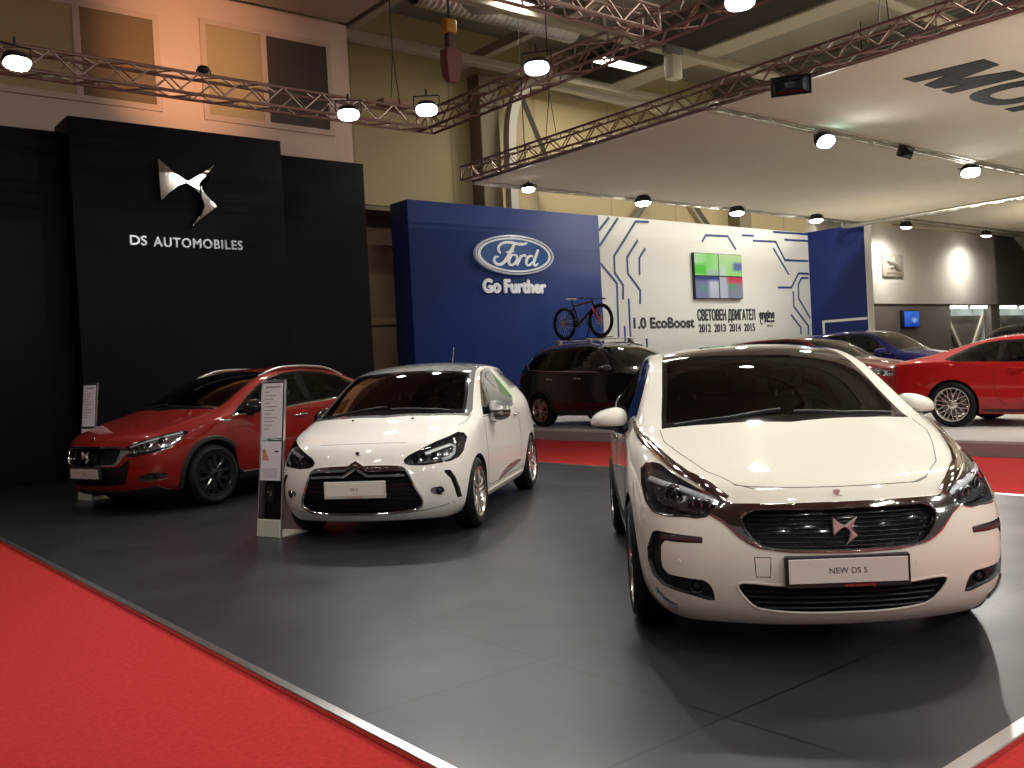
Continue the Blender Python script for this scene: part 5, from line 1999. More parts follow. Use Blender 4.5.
# ---- floors
structure(box_obj('floor', (-16, 62, -16, 34, -.30, -.045), CONCRETE))
structure(box_obj('floor_stage', (1.90, 9.08, 1.57, 16.6, -.045, 0.), STAGE))
tag(box_obj('carpet', (-7, 1.845, -9, 16.0, -.045, -.022), CARPET), 'red carpet on the left, in front of the dark stage', 'carpet')
tag(box_obj('carpet', (1.845, 12.22, -9, 1.50, -.045, -.022), CARPET), 'red carpet corner at the bottom right of the picture', 'carpet')
tag(box_obj('carpet', (9.14, 12.22, 1.50, 18.4, -.045, -.022), CARPET), 'red carpet aisle between the dark stage and the white platform', 'carpet')
for k, b in enumerate(((1.845, 1.90, 1.50, 16.2, -.045, .006), (1.90, 9.08, 1.50, 1.57, -.045, .006), (9.08, 9.14, 1.50, 16.2, -.045, .006))):
    structure(box_obj('trim_%d' % (k + 1), b, ALU, bev=.004, seg=1))
pl = box_obj('platform', (12.25, 31.5, -2, 18.46, -.045, PLAT), [PLATFORM])
tag(pl, 'low white platform carrying the cars beyond the red aisle', 'platform')
bm = new_bm()
bm_box(bm, 12.225, 12.25, -2, 18.46, -.045, PLAT - .03)
o = from_bm('platform_skirting', bm, PLATFORM_GREY, pl)
structure(box_obj('floor_beyond', (31.5, 60, -2, 18.5, -.045, .02), CONCRETE))

# ---- black display wall with the chrome wings
w = empty('display_wall', (4.06, 16.0, 0))
tag(w, 'tall black display wall with raised middle panel behind the red crossover', 'wall')
def at(o, parent):
    o.parent = parent
    o.location = -Vector(parent.location)
    return o
at(box_obj('wall_panel', (-7, 4.06, 16.03, 16.4, -.03, 5.55), BLACK_WALL, bev=.01), w)
at(box_obj('wall_panel', (4.06, 7.62, 15.6, 16.4, 0, 5.71), BLACK_WALL, bev=.01), w)
at(box_obj('wall_panel', (7.62, 9.39, 15.75, 16.4, 0, 5.50), BLACK_WALL, bev=.01), w)
at(box_obj('wall_panel', (9.39, 9.52, 16.2, 16.5, 0, 5.2), mat('panel_edge_grey', (.45, .36, .30), .6)), w)['label'] = 'grey upright at the wall end'
bm = new_bm()
wing_badge(bm, 1.0, Matrix.Translation((5.83, 15.56, 4.80)) @ WALL, .11)
for x, z in ((5.5, 4.85), (6.1, 4.75)):
    bm_cyl(bm, (x, 15.55, z), (x, 15.6, z), .02)
tag(from_bm('wall_emblem', bm, CHROME), 'chrome emblem of two pointed wings on the black wall', 'emblem')
t = empty('sign_lettering', (5.835, 15.6, 3.7))
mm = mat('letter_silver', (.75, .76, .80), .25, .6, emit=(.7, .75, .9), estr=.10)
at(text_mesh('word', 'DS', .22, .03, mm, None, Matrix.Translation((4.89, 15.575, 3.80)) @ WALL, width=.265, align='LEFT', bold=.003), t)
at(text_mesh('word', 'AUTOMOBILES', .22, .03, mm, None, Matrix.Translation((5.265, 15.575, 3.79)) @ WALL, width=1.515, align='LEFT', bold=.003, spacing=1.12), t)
tag(t, 'silver capital lettering under the chrome wings on the black wall', 'sign')

# ---- blue and white stand wall
V = 18.5
blue = box_obj('display_wall', (12.15, 18.38, V, V + .75, -.04, 5.50), BLUE_WALL, bev=.008)
tag(blue, 'blue stand wall with white lettering, behind the bicycle', 'wall')
white_w = box_obj('display_wall', (18.38, 28.41, V + .02, V + .75, 0, 5.53), WHITE_WALL, bev=.008)
tag(white_w, 'white stand wall printed with dark text and blue circuit lines', 'wall')
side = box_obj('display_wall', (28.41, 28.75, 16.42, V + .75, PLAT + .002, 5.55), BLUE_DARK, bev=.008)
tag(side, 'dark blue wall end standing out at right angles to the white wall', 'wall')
o = box_obj('edge_strip', (28.39, 28.76, 16.40, 16.42, PLAT, 5.55), mat('edge_white', (.7, .7, .68), .4), side)
bm = new_bm()
for z0, z1, y0, y1 in ((2.42, 2.50, 16.45, 18.1), (1.9, 2.45, 18.02, 18.1)):
    bm_box(bm, 28.39, 28.41, y0, y1, z0, z1)
from_bm('white_bracket', bm, mat('edge_white', (.7, .7, .68), .4), side)

TR = [[(18.41, 5.11), (18.8, 5.47)], [(18.41, 4.69), (19.15, 5.47)], [(20.42, 5.45), (19.88, 5.43), (18.94, 4.41), (18.93, 3.95), (19.24, 3.61), (19.21, 3.21)], [(19.92, 4.89), (19.46, 4.4), (19.46, 3.94), (19.93, 3.47), (19.9, 3.09)], [(20.22, 4.67), (19.96, 4.39), (19.94, 3.92)], [(18.4, 4.19), (19.0, 3.65), (18.96, 2.16)], [(19.44, 3.21), (19.44, 1.9)], [(19.22, 2.44), (19.22, 1.9)], [(20.1, 2.07), (20.1, 1.7)], [(22.79, 4.99), (22.97, 5.19), (24.04, 5.21), (24.4, 4.82)], [(24.77, 5.28), (25.37, 5.29)], [(25.33, 5.13), (26.54, 5.15), (27.02, 4.56), (28.34, 4.57)], [(26.41, 4.92), (27.19, 4.09)], [(26.44, 5.47), (28.4, 5.49)], [(27.06, 5.24), (28.4, 5.26)], [(26.57, 3.64), (27.31, 3.65), (27.77, 4.14), (28.34, 4.13)], [(28.32, 3.99), (27.92, 3.98), (27.71, 3.75), (27.7, 3.28), (28.31, 2.63)], [(27.41, 3.51), (27.4, 3.01), (28.19, 2.35), (28.17, 2.07)], [(27.23, 2.73), (27.74, 2.31), (27.75, 2.08)]]
bm = new_bm()
for line in TR:
    for i, ((a, b), (c, d)) in enumerate(zip(line[:-1], line[1:])):
        L = math.hypot(c - a, d - b)
        t = ((c - a) / L, (d - b) / L)
        n = (-t[1] * .033, t[0] * .033)
        e = (t[0] * .015, t[1] * .015)
        bm_prism(bm, [(a + n[0] - e[0], b + n[1] - e[1]), (c + n[0] + e[0], d + n[1] + e[1]), (c - n[0] + e[0], d - n[1] + e[1]), (a - n[0] - e[0], b - n[1] - e[1])], V + .012 - .0007 * i, V + .021)
from_bm('circuit_print', bm, CIRCUIT, white_w)

def wall_text(body, x, z, size, width, material=PRINT_GREY, bold=.0, name='printed_text', parent=None, y=V + .014, depth=.012, align='LEFT', shear=0.):
    return text_mesh(name, body, size, depth, material, parent, Matrix.Translation((x, y, z)) @ WALL, width=width, align=align, bold=bold, shear=shear)

wall_text('1.0 EcoBoost', 19.60, 2.51, .43, 2.62, bold=.016, parent=white_w)
wall_text('\u0421\u0412\u0415\u0422\u041e\u0412\u0415\u041d \u0414\u0412\u0418\u0413\u0410\u0422\u0415\u041b', 22.40, 2.72, .46, 2.84, bold=.014, parent=white_w)
wall_text('2012  2013  2014  2015', 22.43, 2.33, .34, 2.77, bold=.010, parent=white_w)
wall_text('engine', 25.47, 2.75, .40, .80, bold=.016, parent=white_w)
wall_text('of the year', 25.72, 2.54, .14, .55, bold=.006, parent=white_w)
bm = new_bm()
ring = [(25.58 + .07 * math.cos(t), V + .012, 2.53 + .09 * math.sin(t)) for t in np.linspace(.6, 5.2, 18)]
bm_tube(bm, ring, .016, 6)
from_bm('printed_mark', bm, PRINT_GREY, white_w)
wall_text('2015', 25.85, 2.38, .10, .30, parent=white_w)

t = empty('sign_lettering', (15.27, V, 3.33))
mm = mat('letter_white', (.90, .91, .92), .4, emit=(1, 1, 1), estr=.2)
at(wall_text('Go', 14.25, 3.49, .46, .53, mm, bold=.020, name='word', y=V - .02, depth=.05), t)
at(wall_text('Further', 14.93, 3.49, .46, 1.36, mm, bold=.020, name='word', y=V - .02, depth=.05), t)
tag(t, 'white two-word slogan lettering under the oval sign on the blue wall', 'sign')

# ---- oval sign with script letters
ov = empty('oval_sign', (15.29, V, 4.30))
tag(ov, 'blue oval sign with white script letters on the blue wall', 'sign')
def ellipse(rx, rz, n=72):
    return [(15.29 + rx * math.cos(2 * PI * i / n), 4.30 + rz * math.sin(2 * PI * i / n)) for i in range(n)]
def ring_mesh(r0, r1, y0, y1, n=72):
    bm = new_bm()
    A, B = ellipse(*r0, n), ellipse(*r1, n)
    rows = [[bm.verts.new((a, y, b)) for a, b in P] for P, y in ((A, y1), (A, y0), (B, y0), (B, y1))]
    for P, Q in zip(rows, rows[1:] + rows[:1]):
        for k in range(n):
            bm.faces.new((P[k], P[(k + 1) % n], Q[(k + 1) % n], Q[k]))
    return bm
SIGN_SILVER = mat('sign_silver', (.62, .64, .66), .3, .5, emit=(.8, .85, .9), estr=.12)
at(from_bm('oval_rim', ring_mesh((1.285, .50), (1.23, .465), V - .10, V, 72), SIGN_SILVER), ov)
bm = new_bm()
bm_prism(bm, ellipse(1.235, .468), V - .07, V, 'XZ')
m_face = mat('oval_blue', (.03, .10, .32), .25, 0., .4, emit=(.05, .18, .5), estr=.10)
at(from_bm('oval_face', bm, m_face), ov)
at(from_bm('oval_ring', ring_mesh((1.19, .438), (1.12, .395), V - .085, V - .06, 72), mat('letter_white', (.80, .81, .82))), ov)
F = [([(14.80, 4.33), (14.73, 4.40), (14.75, 4.50), (14.87, 4.585), (15.05, 4.615), (15.25, 4.60), (15.43, 4.575), (15.58, 4.585), (15.69, 4.62)], (.05, .06, .06, .06, .06, .06, .07, .07, .03)),
     ([(15.27, 4.59), (15.20, 4.47), (15.12, 4.36), (15.03, 4.24), (14.93, 4.12), (14.82, 4.05), (14.70, 4.035), (14.60, 4.08), (14.575, 4.16), (14.63, 4.235), (14.73, 4.235)], (.06, .075, .085, .085, .08, .07, .06, .06, .06, .05, .03)),
     ([(14.97, 4.355), (15.08, 4.375), (15.24, 4.385)], (.03, .05, .03)),
     ([(15.19, 4.30), (15.10, 4.23), (15.05, 4.14), (15.06, 4.06), (15.13, 4.03), (15.22, 4.06), (15.30, 4.14), (15.34, 4.23), (15.31, 4.295), (15.19, 4.30)], (.04, .06, .07, .07, .05, .05, .06, .06, .05, .04)),
     ([(15.31, 4.035), (15.37, 4.13), (15.44, 4.235), (15.47, 4.30)], (.06, .065, .06, .04)),
     ([(15.44, 4.22), (15.51, 4.29), (15.58, 4.305), (15.625, 4.27)], (.03, .05, .06, .06)),
     ([(15.86, 4.27), (15.78, 4.30), (15.70, 4.26), (15.63, 4.17), (15.62, 4.08), (15.68, 4.035), (15.76, 4.06), (15.84, 4.14)], (.04, .05, .06, .07, .06, .05, .05, .04)),
     ([(16.05, 4.46), (15.98, 4.33), (15.91, 4.20), (15.87, 4.09), (15.90, 4.04), (15.97, 4.06), (16.03, 4.11)], (.05, .065, .07, .065, .05, .04, .02))]
bm = new_bm()
for q, (pts, ws) in enumerate(F):
    # smooth each pen stroke and give it its swelling width
    P = [(a, b, w_) for (a, b), w_ in zip(pts, ws)]
    P = rounded(P, 2, False)
    left, right = [], []
    for i, (a, b, w_) in enumerate(P):
        c, d = P[min(i + 1, len(P) - 1)], P[max(i - 1, 0)]
        tx, tz = c[0] - d[0], c[1] - d[1]
        L = math.hypot(tx, tz) or 1
        left.append((a - tz / L * w_ / 2, b + tx / L * w_ / 2))
        right.append((a + tz / L * w_ / 2, b - tx / L * w_ / 2))
    y0, y1 = V - .098 - .001 * q, V - .066
    rows = [[bm.verts.new((a, y, b)) for a, b in S] for S, y in ((left, y0), (right, y0), (right, y1), (left, y1))]
    for A, B in zip(rows, rows[1:] + rows[:1]):
        for k in range(len(A) - 1):
            bm.faces.new((A[k], A[k + 1], B[k + 1], B[k]))
    for k in (0, -1):
        bm.faces.new([r[k] for r in rows])
at(from_bm('script_letters', bm, MATS['letter_white']), ov)

# ---- four monitors making one picture
def screen_mat(name, strength=1.15):
    m = mat(name, (.01, .01, .01), .15)
    nt = m.node_tree
    at_ = nt.nodes.new('ShaderNodeAttribute')
    at_.attribute_name = 'Col'
    nt.links.new(at_.outputs['Color'], bsdf(m).inputs['Emission Color'])
    bsdf(m).inputs['Emission Strength'].default_value = strength
    return m

def monitor(name, x0, x1, z0, z1, y, picture, label, group=None, depth=.10, bezel=.018):
    r = empty(name, ((x0 + x1) / 2, y, z0))
    tag(r, label, 'monitor', group)
    bm = new_bm()
    bm_box(bm, x0, x1, y - depth, y, z0, z1, .008, 2)
    at(from_bm('casing', bm, BLACK_PLASTIC, angle=40), r)
    nx, nz = 28, 18
    bm = new_bm()
    cl = bm.loops.layers.float_color.new('Col')
    X = np.linspace(x0 + bezel, x1 - bezel, nx + 1)
    Z = np.linspace(z0 + bezel, z1 - bezel, nz + 1)
    vs = [[bm.verts.new((x, y - depth - .003, z)) for x in X] for z in Z]
    for j in range(nz):
        for i in range(nx):
            f = bm.faces.new((vs[j][i], vs[j][i + 1], vs[j + 1][i + 1], vs[j + 1][i]))
            for l, (di, dj) in zip(f.loops, ((0, 0), (1, 0), (1, 1), (0, 1))):
                sm = [picture(max(0, min(1, (i + di) / nx + a)), max(0, min(1, (j + dj) / nz + b))) for a in (-.05, 0, .05) for b in (-.06, 0, .06)]
                l[cl] = (*[sum(q[k] for q in sm) / 9 for k in range(3)], 1)
    at(from_bm('screen', bm, screen_mat('screen_picture'), recalc=False), r)
    return r

def lerp(a, b, t):
    t = max(0., min(1., t))
    return tuple(p + (q - p) * t for p, q in zip(a, b))
def pic_tl(u, v):
    if u < .5 and .0 < v < .55:
        return lerp((.10, .62, .06), (.16, .75, .10), v)
    if v < .25 and u > .5:
        return (.45, .62, .45)
    return lerp((.30, .80, .20), (.55, .85, .45), abs(u - .6) * 1.6)
def pic_tr(u, v):
    if u > .62 and v < .62 and v > .25:
        return (.14, .20, .42)
    if u < .3 and v < .45:
        return lerp((.55, .75, .52), (.75, .85, .75), u * 2)
    return lerp((.42, .80, .25), (.62, .85, .40), v)
def pic_bl(u, v):
    if v > .80:
        return (.06, .07, .22)
    if .58 < u < .98:
        return lerp((.48, .52, .58), (.72, .74, .76), v)
    if abs(u - .35) < .12 and .3 < v < .6:
        return (.16, .32, .22)
    return (.20, .24, .36)
def pic_br(u, v):
    if u > .32 and v > .72:
        return (.70, .07, .10)
    if u < .34:
        return (.52, .55, .60)
    if .35 < u < .7 and .45 < v < .7:
        return (.15, .36, .22)
    return lerp((.22, .26, .32), (.28, .30, .34), u)
x0, xm, x1, z0, zm, z1 = 22.24, 23.39, 24.55, 3.24, 3.93, 4.63
Gv = 'four monitors of the video wall'
monitor('wall_monitor', x0, xm, zm, z1, V + .02, pic_tl, 'top left monitor of the video wall, showing bright green', Gv)
monitor('wall_monitor', xm, x1, zm, z1, V + .02, pic_tr, 'top right monitor of the video wall, green with a blue patch', Gv)
monitor('wall_monitor', x0, xm, z0, zm, V + .02, pic_bl, 'bottom left monitor of the video wall, dark blue band above grey', Gv)
monitor('wall_monitor', xm, x1, z0, zm, V + .02, pic_br, 'bottom right monitor of the video wall, with a red band', Gv)

# ---- pale wall with plaque, beyond the blue wall end
pw = empty('display_wall', (36, V, 0))
tag(pw, 'pale stand wall over a grey-brown base, at right beyond the blue wall end', 'wall')
CREAM = mat('cream_wall', (.72, .69, .62), .6)
TAUPE = mat('taupe_wall', (.115, .100, .085), .6)
at(box_obj('upper_panel', (28.75, 42.4, V - .05, V + .3, 3.12, 6.10), CREAM, bev=.01), pw)
at(box_obj('lower_panel', (28.75, 38.3, V, V + .3, 0, 3.12), TAUPE, bev=.01), pw)
at(box_obj('lower_panel', (41.95, 42.8, V, V + .3, 0, 3.12), TAUPE, bev=.01), pw)
bw = box_obj('display_wall', (42.4, 50, V - .12, V + .3, 3.12, 6.15), TAUPE, bev=.01)
tag(bw, 'dark grey-brown upper wall at the right edge of the picture', 'wall')
niche_m = mat('niche_back', (.50, .55, .53), .6)
for k, (a, b) in enumerate(((38.3, 41.95), (42.8, 47))):
    n = empty('counter_niche', ((a + b) / 2, V, 0))
    tag(n, ('lit niche with slanted posts under the pale wall', 'lit niche under the dark wall at the right edge')[k], 'niche')
    at(box_obj('back_panel', (a, b, V + .75, V + .85, 0, 3.12), niche_m), n)
    at(box_obj('side_panel', (b - .06, b, V + .30, V + .85, 0, 3.06), niche_m), n)
    at(box_obj('ceiling_panel', (a, b, V, V + .75, 3.06, 3.12), niche_m), n)
    for q in (.28, .78):
        at(box_obj('light_strip', (a + (b - a) * (q - .16), a + (b - a) * (q + .16), V + .05, V + .22, 2.96, 3.07), GLOW_TUBE, bev=.01), n)
    bm = new_bm()
    bm_prism(bm, [(a + .02, 2.66), (b - .02, 2.66), (b - 1.2, 1.2), (a + 1.2, 1.2)], V + .3, V + .4, 'XZ')
    at(from_bm('front_panel', bm, TAUPE), n)
    for s, (p0, p1) in enumerate((((a + .05, 2.7), (a + 1.3, 1.15)), ((b - .05, 2.7), (b - 1.3, 1.15)))):
        bm = new_bm()
        d = .20 if s == 0 else -.20
        bm_prism(bm, [p0, (p0[0] + d, p0[1]), (p1[0] + d, p1[1]), p1], V + .22, V + .32, 'XZ')
        at(from_bm('slanted_post', bm, mat('pale_wood', (.55, .50, .40), .5)), n)
pq = empty('wall_plaque', (33.73, V - .05, 4.56))
tag(pq, 'square pale plaque with a raised animal relief on the pale wall', 'plaque')
at(box_obj('plaque_board', (32.99, 34.46, V - .13, V - .05, 4.14, 4.98), mat('plaque_stone', (.46, .42, .34), .4), bev=.015), pq)
bm = new_bm()
for pts, r in (([(33.25, V - .15, 4.72), (33.45, V - .16, 4.68), (33.7, V - .17, 4.62), (33.9, V - .17, 4.50), (34.02, V - .15, 4.40), (34.2, V - .15, 4.42)], [.03, .06, .10, .09, .05, .03]),
               ([(33.62, V - .16, 4.66), (33.72, V - .16, 4.80), (33.74, V - .15, 4.90)], [.07, .05, .03]),
               ([(33.7, V - .16, 4.6), (33.62, V - .16, 4.5), (33.48, V - .15, 4.47)], [.06, .04, .025])):
    bm_tube(bm, pts, r, 8)
at(from_bm('relief', bm, mat('relief_silver', (.66, .63, .55), .3, .6), smooth=True), pq)
bm = new_bm()
bm_box(bm, 33.2, 34.25, V - .145, V - .12, 4.24, 4.29)
at(from_bm('relief_line', bm, mat('relief_dark', (.25, .22, .17), .4)), pq)
def pic_blue(u, v):
    if (u - .68) ** 2 + (v - .42) ** 2 * 1.4 < .03:
        return (.30, .50, .90)
    return lerp((.01, .06, .45), (.06, .20, .80), v + .2 * math.sin(u * 7))
monitor('wall_monitor', 34.25, 35.45, 2.20, 2.86, V, pic_blue, 'small monitor glowing blue on the grey-brown wall base', depth=.16, bezel=.04)

# ---- hall shell behind the stands
structure(box_obj('wall_left', (-14, 10.2, 17.5, 17.9, -.3, 8.85), PALE_WALL))
structure(box_obj('wall_back', (8, 62, 20.5, 20.9, 5.70, 10.75), PANEL_WALL))
structure(box_obj('wall_back_lower', (8, 62, 21.6, 21.9, -.3, 5.85), mat('lower_wall_brown', (.20, .135, .085), .7)))
structure(box_obj('trim_4', (8, 62, 20.5, 21.9, 5.60, 5.72), mat('soffit', (.22, .18, .12), .7)))
structure(box_obj('wall_right', (60, 60.4, -16, 21, -.3, 10.7), mat('side_wall', (.20, .16, .10), .8)))
structure(box_obj('ceiling', (-16, 62, -16, 34, 10.7, 10.85), ROOF))
structure(box_obj('ceiling_left', (-16, 10.2, 12, 17.5, 8.9, 9.0), mat('soffit_tan', (.36, .29, .23), .7)))
WINFR = mat('window_frame_peach', (.52, .40, .33), .6)
WGLASS = mat('window_glass_dim', (.42, .34, .20), .08, 0., .5)
WGLASS_D = mat('window_glass_dark', (.07, .055, .05), .08, 0., .5)
for k, (a, b, c, z0, z1, dark) in enumerate(((3.1, 6.22, 4.78, 6.5, 8.28, False), (7.0, 9.78, 8.28, 6.46, 8.40, True))):
    w_ = structure(box_obj('window_%d' % (k + 1), (a + .05, b - .05, 17.475, 17.5, z0 + .05, z1 - .05), WGLASS))
    w_['label'] = 'dim glazed window'
    bm = new_bm()
    for bx in ((a, b, z0, z0 + .11), (a, b, z1 - .11, z1), (a, a + .11, z0 + .11, z1 - .11), (b - .11, b, z0 + .11, z1 - .11), (c - .06, c + .06, z0 + .11, z1 - .11)):
        bm_box(bm, bx[0], bx[1], 17.455, 17.5, bx[2], bx[3])
    from_bm('window_frame', bm, WINFR, w_)
    bm = new_bm()
    bm_box(bm, c + .06, b - .11, 17.468, 17.476, z0 + .11, z1 - .11)
    from_bm('window_pane', bm, WGLASS_D if dark else mat('window_glass_mid', (.20, .145, .09), .08, 0., .5), w_)
# door low in the back wall, left of the blue wall
d = structure(box_obj('door_1', (12.05, 13.6, 21.50, 21.6, -.04, 2.75), mat('door_wood', (.24, .15, .09), .5), bev=.01))
bm = new_bm()
for bx in ((11.85, 12.05, -.04, 2.95), (13.6, 13.8, -.04, 2.95), (11.85, 13.8, 2.75, 2.95)):
    bm_box(bm, bx[0], bx[1], 21.46, 21.6, bx[2], bx[3], .01, 1)
from_bm('door_frame', bm, mat('door_frame_wood', (.32, .21, .13), .5), d)
# roof frame: beams, posts, pipe
def beam(name, b, m=BEAM, bev=.02):
    return structure(box_obj(name, b, m, bev=bev, seg=1))
beam('ceiling_beam', (-10, 60, 19.10, 19.40, 9.28, 9.50))
beam('ceiling_beam', (-10, 60, 15.92, 16.18, 9.28, 9.50))
beam('ceiling_beam', (-10, 60, 10.9, 11.2, 9.28, 9.50))
for x in (11.3, 15.25):
    beam('ceiling_beam', (x - .12, x + .12, 5, 20.5, 9.5, 9.75))
for x in (20.1, 26.5):
    beam('ceiling_beam', (x - .35, x + .35, 4, 20.5, 9.5, 10.5), BEAM_D)
    beam('ceiling_beam', (x - .4, x + .4, 4, 20.5, 9.42, 9.5))
bm = new_bm()
bm_tube(bm, [(9, 20.42, 9.75), (62, 20.42, 9.75)], .05, 8)
structure(from_bm('trim_5', bm, BEAM_D))
for x in (15.95, 27, 38):
    beam('trim_6', (x - .33, x + .33, 20.0, 20.5, 0, 9.4), mat('post_brown', (.20, .165, .10), .6))
bm = new_bm()
arch = [(16.42, 19.8, 0), (16.42, 19.8, 7.2), (16.46, 19.8, 7.9), (16.58, 19.8, 8.5), (16.85, 19.8, 9.0), (17.3, 19.8, 9.3), (17.9, 19.8, 9.42), (19.0, 19.8, 9.42), (21, 19.8, 9.35), (24, 19.8, 9.3)]
P3 = rounded(arch, 2, False)
for s in (0,):
    rows = []
    for i, p in enumerate(P3):
        a, b = P3[max(0, i - 1)], P3[min(len(P3) - 1, i + 1)]
        t = Vector(b) - Vector(a)
        t.normalize()
        n = Vector((-t.z, 0, t.x))
        rows.append([bm.verts.new(Vector(p) + n * e + Vector((0, f, 0))) for e, f in ((-.13, -.12), (.13, -.12), (.13, .12), (-.13, .12))])
    for A, B in zip(rows[:-1], rows[1:]):
        for k in range(4):
            bm.faces.new((A[k], A[(k + 1) % 4], B[(k + 1) % 4], B[k]))
    bm.faces.new(rows[0])
    bm.faces.new(rows[-1][::-1])
structure(from_bm('trim_7', bm, mat('arch_cream', (.56, .52, .44), .6), angle=30))
for k, (p0, p1) in enumerate((((16.9, 19.9, 9.2), (18.2, 19.9, 6.6)), ((24.6, 20.3, 6.6), (26.9, 20.3, 4.4)), ((22.4, 20.3, 6.5), (20.3, 20.3, 4.5)))):
    bm = new_bm()
    bm_cyl(bm, p0, p1, .10, seg=4)
    structure(from_bm('trim_8', bm, BEAM_D))
# ribbed air duct
bm = new_bm()
prof = []
xs_ = np.linspace(11.6, 16.2, 60)
bm_lathe(bm, [(.33 + (.03 if i % 2 else 0), float(x)) for i, x in enumerate(xs_)], axis='X', seg=24, c=(0, 16.9, 9.72))
dk = empty('air_duct', (13.9, 16.9, 9.72))
tag(dk, 'ribbed metal air duct with a smooth grey bend under the roof, top centre', 'duct')
at(from_bm('ribbed_section', bm, mat('duct_metal', (.50, .49, .45), .35, .8), smooth=False), dk)
bm = new_bm()
bm_tube(bm, [(12.3, 16.6, 10.4), (12.5, 16.6, 9.95), (13.0, 16.6, 9.75), (13.8, 16.6, 9.9), (14.4, 16.6, 10.5)], .40, 14)
at(from_bm('bent_section', bm, mat('duct_grey', (.26, .25, .25), .45, .5), smooth=True), dk)
# chain hoist
h = empty('chain_hoist', (11.35, 15.4, 8.2))
tag(h, 'chain hoist with yellow hook block and chain bag hanging from the roof', 'hoist')
bm = new_bm()
for k in range(62):
    z = 8.55 + .035 * k
    bm_box(bm, 11.34 - (.022 if k % 2 else .008), 11.34 + (.022 if k % 2 else .008), 15.38 - (.008 if k % 2 else .022), 15.38 + (.008 if k % 2 else .022), z - .028, z + .028)
at(from_bm('chain', bm, mat('chain_dark', (.10, .09, .09), .4, .8)), h)
bm = new_bm()
bm_box(bm, 11.2, 11.48, 15.28, 15.48, 8.24, 8.52, .05, 3)
at(from_bm('hook_block', bm, mat('hoist_yellow', (.55, .26, .03), .45), angle=40), h)
bm = new_bm()
bm_box(bm, 11.25, 11.43, 15.30, 15.46, 7.86, 8.24, .02, 2)
at(from_bm('hoist_body', bm, mat('hoist_dark', (.12, .07, .06), .5), angle=40), h)
bm = new_bm()
rows = [[bm.verts.new((11.34 + w_ * a, 15.38 + w_ * b, z)) for a, b in ((-1, -.7), (1, -.7), (1, .7), (-1, .7))] for z, w_ in ((7.90, .17), (7.7, .18), (7.42, .16), (7.26, .10))]
for A, B in zip(rows[:-1], rows[1:]):
    for k in range(4):
        bm.faces.new((A[k], A[(k + 1) % 4], B[(k + 1) % 4], B[k]))
bm.faces.new(rows[-1])
at(from_bm('chain_bag', bm, mat('bag_red_brown', (.22, .10, .085), .8)), h)
# hanging loudspeaker box
bx_ = empty('hanging_box', (18.4, 15.6, 8.6))
tag(bx_, 'pale box hanging under the roof beam, right of the bright roof lamp', 'box')
at(box_obj('casing', (18.22, 18.58, 15.45, 15.75, 8.45, 9.05), mat('box_pale', (.52, .47, .38), .5), bev=.03), bx_)
at(box_obj('hanger', (18.1, 18.7, 15.5, 15.7, 9.08, 9.28), BEAM_D, bev=.02), bx_)


# ================================================================== trusses, canopies and lamps
def truss(p0, p1, label, sq=.29, m=TRUSS_M, pitch=.32, r=.024, group=None, hangers=()):
    """Box lattice truss between two points (both at the centre of the box)."""
    p0, p1 = Vector(p0), Vector(p1)
    d = (p1 - p0)
    L = d.length
    d.normalize()
    s = d.cross(Vector((0, 0, 1))).normalized()
    u = Vector((0, 0, 1))
    root = empty('lighting_truss', (p0 + p1) / 2)
    tag(root, label, 'truss', group)
    h = sq / 2
    corners = [(-h, -h), (h, -h), (h, h), (-h, h)]
    for a, b in corners:
        bm = new_bm()
        bm_cyl(bm, p0 + s * a + u * b, p1 + s * a + u * b, r, seg=8)
        at(from_bm('chord', bm, m, smooth=False, angle=40), root)
    bm = new_bm()
    n = max(2, int(L / pitch))
    for (a0, b0), (a1, b1) in zip(corners, corners[1:] + corners[:1]):
        for i in range(n):
            t0, t1 = L * i / n, L * (i + 1) / n
            A, B = (a0, b0), (a1, b1)
            if i % 2:
                A, B = B, A
            bm_cyl(bm, p0 + d * t0 + s * A[0] + u * A[1], p0 + d * t1 + s * B[0] + u * B[1], r * .55, seg=5, cap=False)
    for t in (0, L):
        for (a0, b0), (a1, b1) in zip(corners, corners[1:] + corners[:1]):
            bm_cyl(bm, p0 + d * t + s * a0 + u * b0, p0 + d * t + s * a1 + u * b1, r * .8, seg=6)
    at(from_bm('bracing', bm, m), root)
    if hangers:
        for t in hangers:
            bm = new_bm()
            q = p0 + d * (L * t)
            for e in (-h, h):
                bm_cyl(bm, q + s * e + u * h, q + u * (h + .9), .008, seg=5)
            bm_cyl(bm, q + u * (h + .85), Vector((q.x, q.y, 10.7)), .012, seg=6)
            at(from_bm('hanger_cable', bm, LAMP_BLACK), root)
    return root


NL = [0]


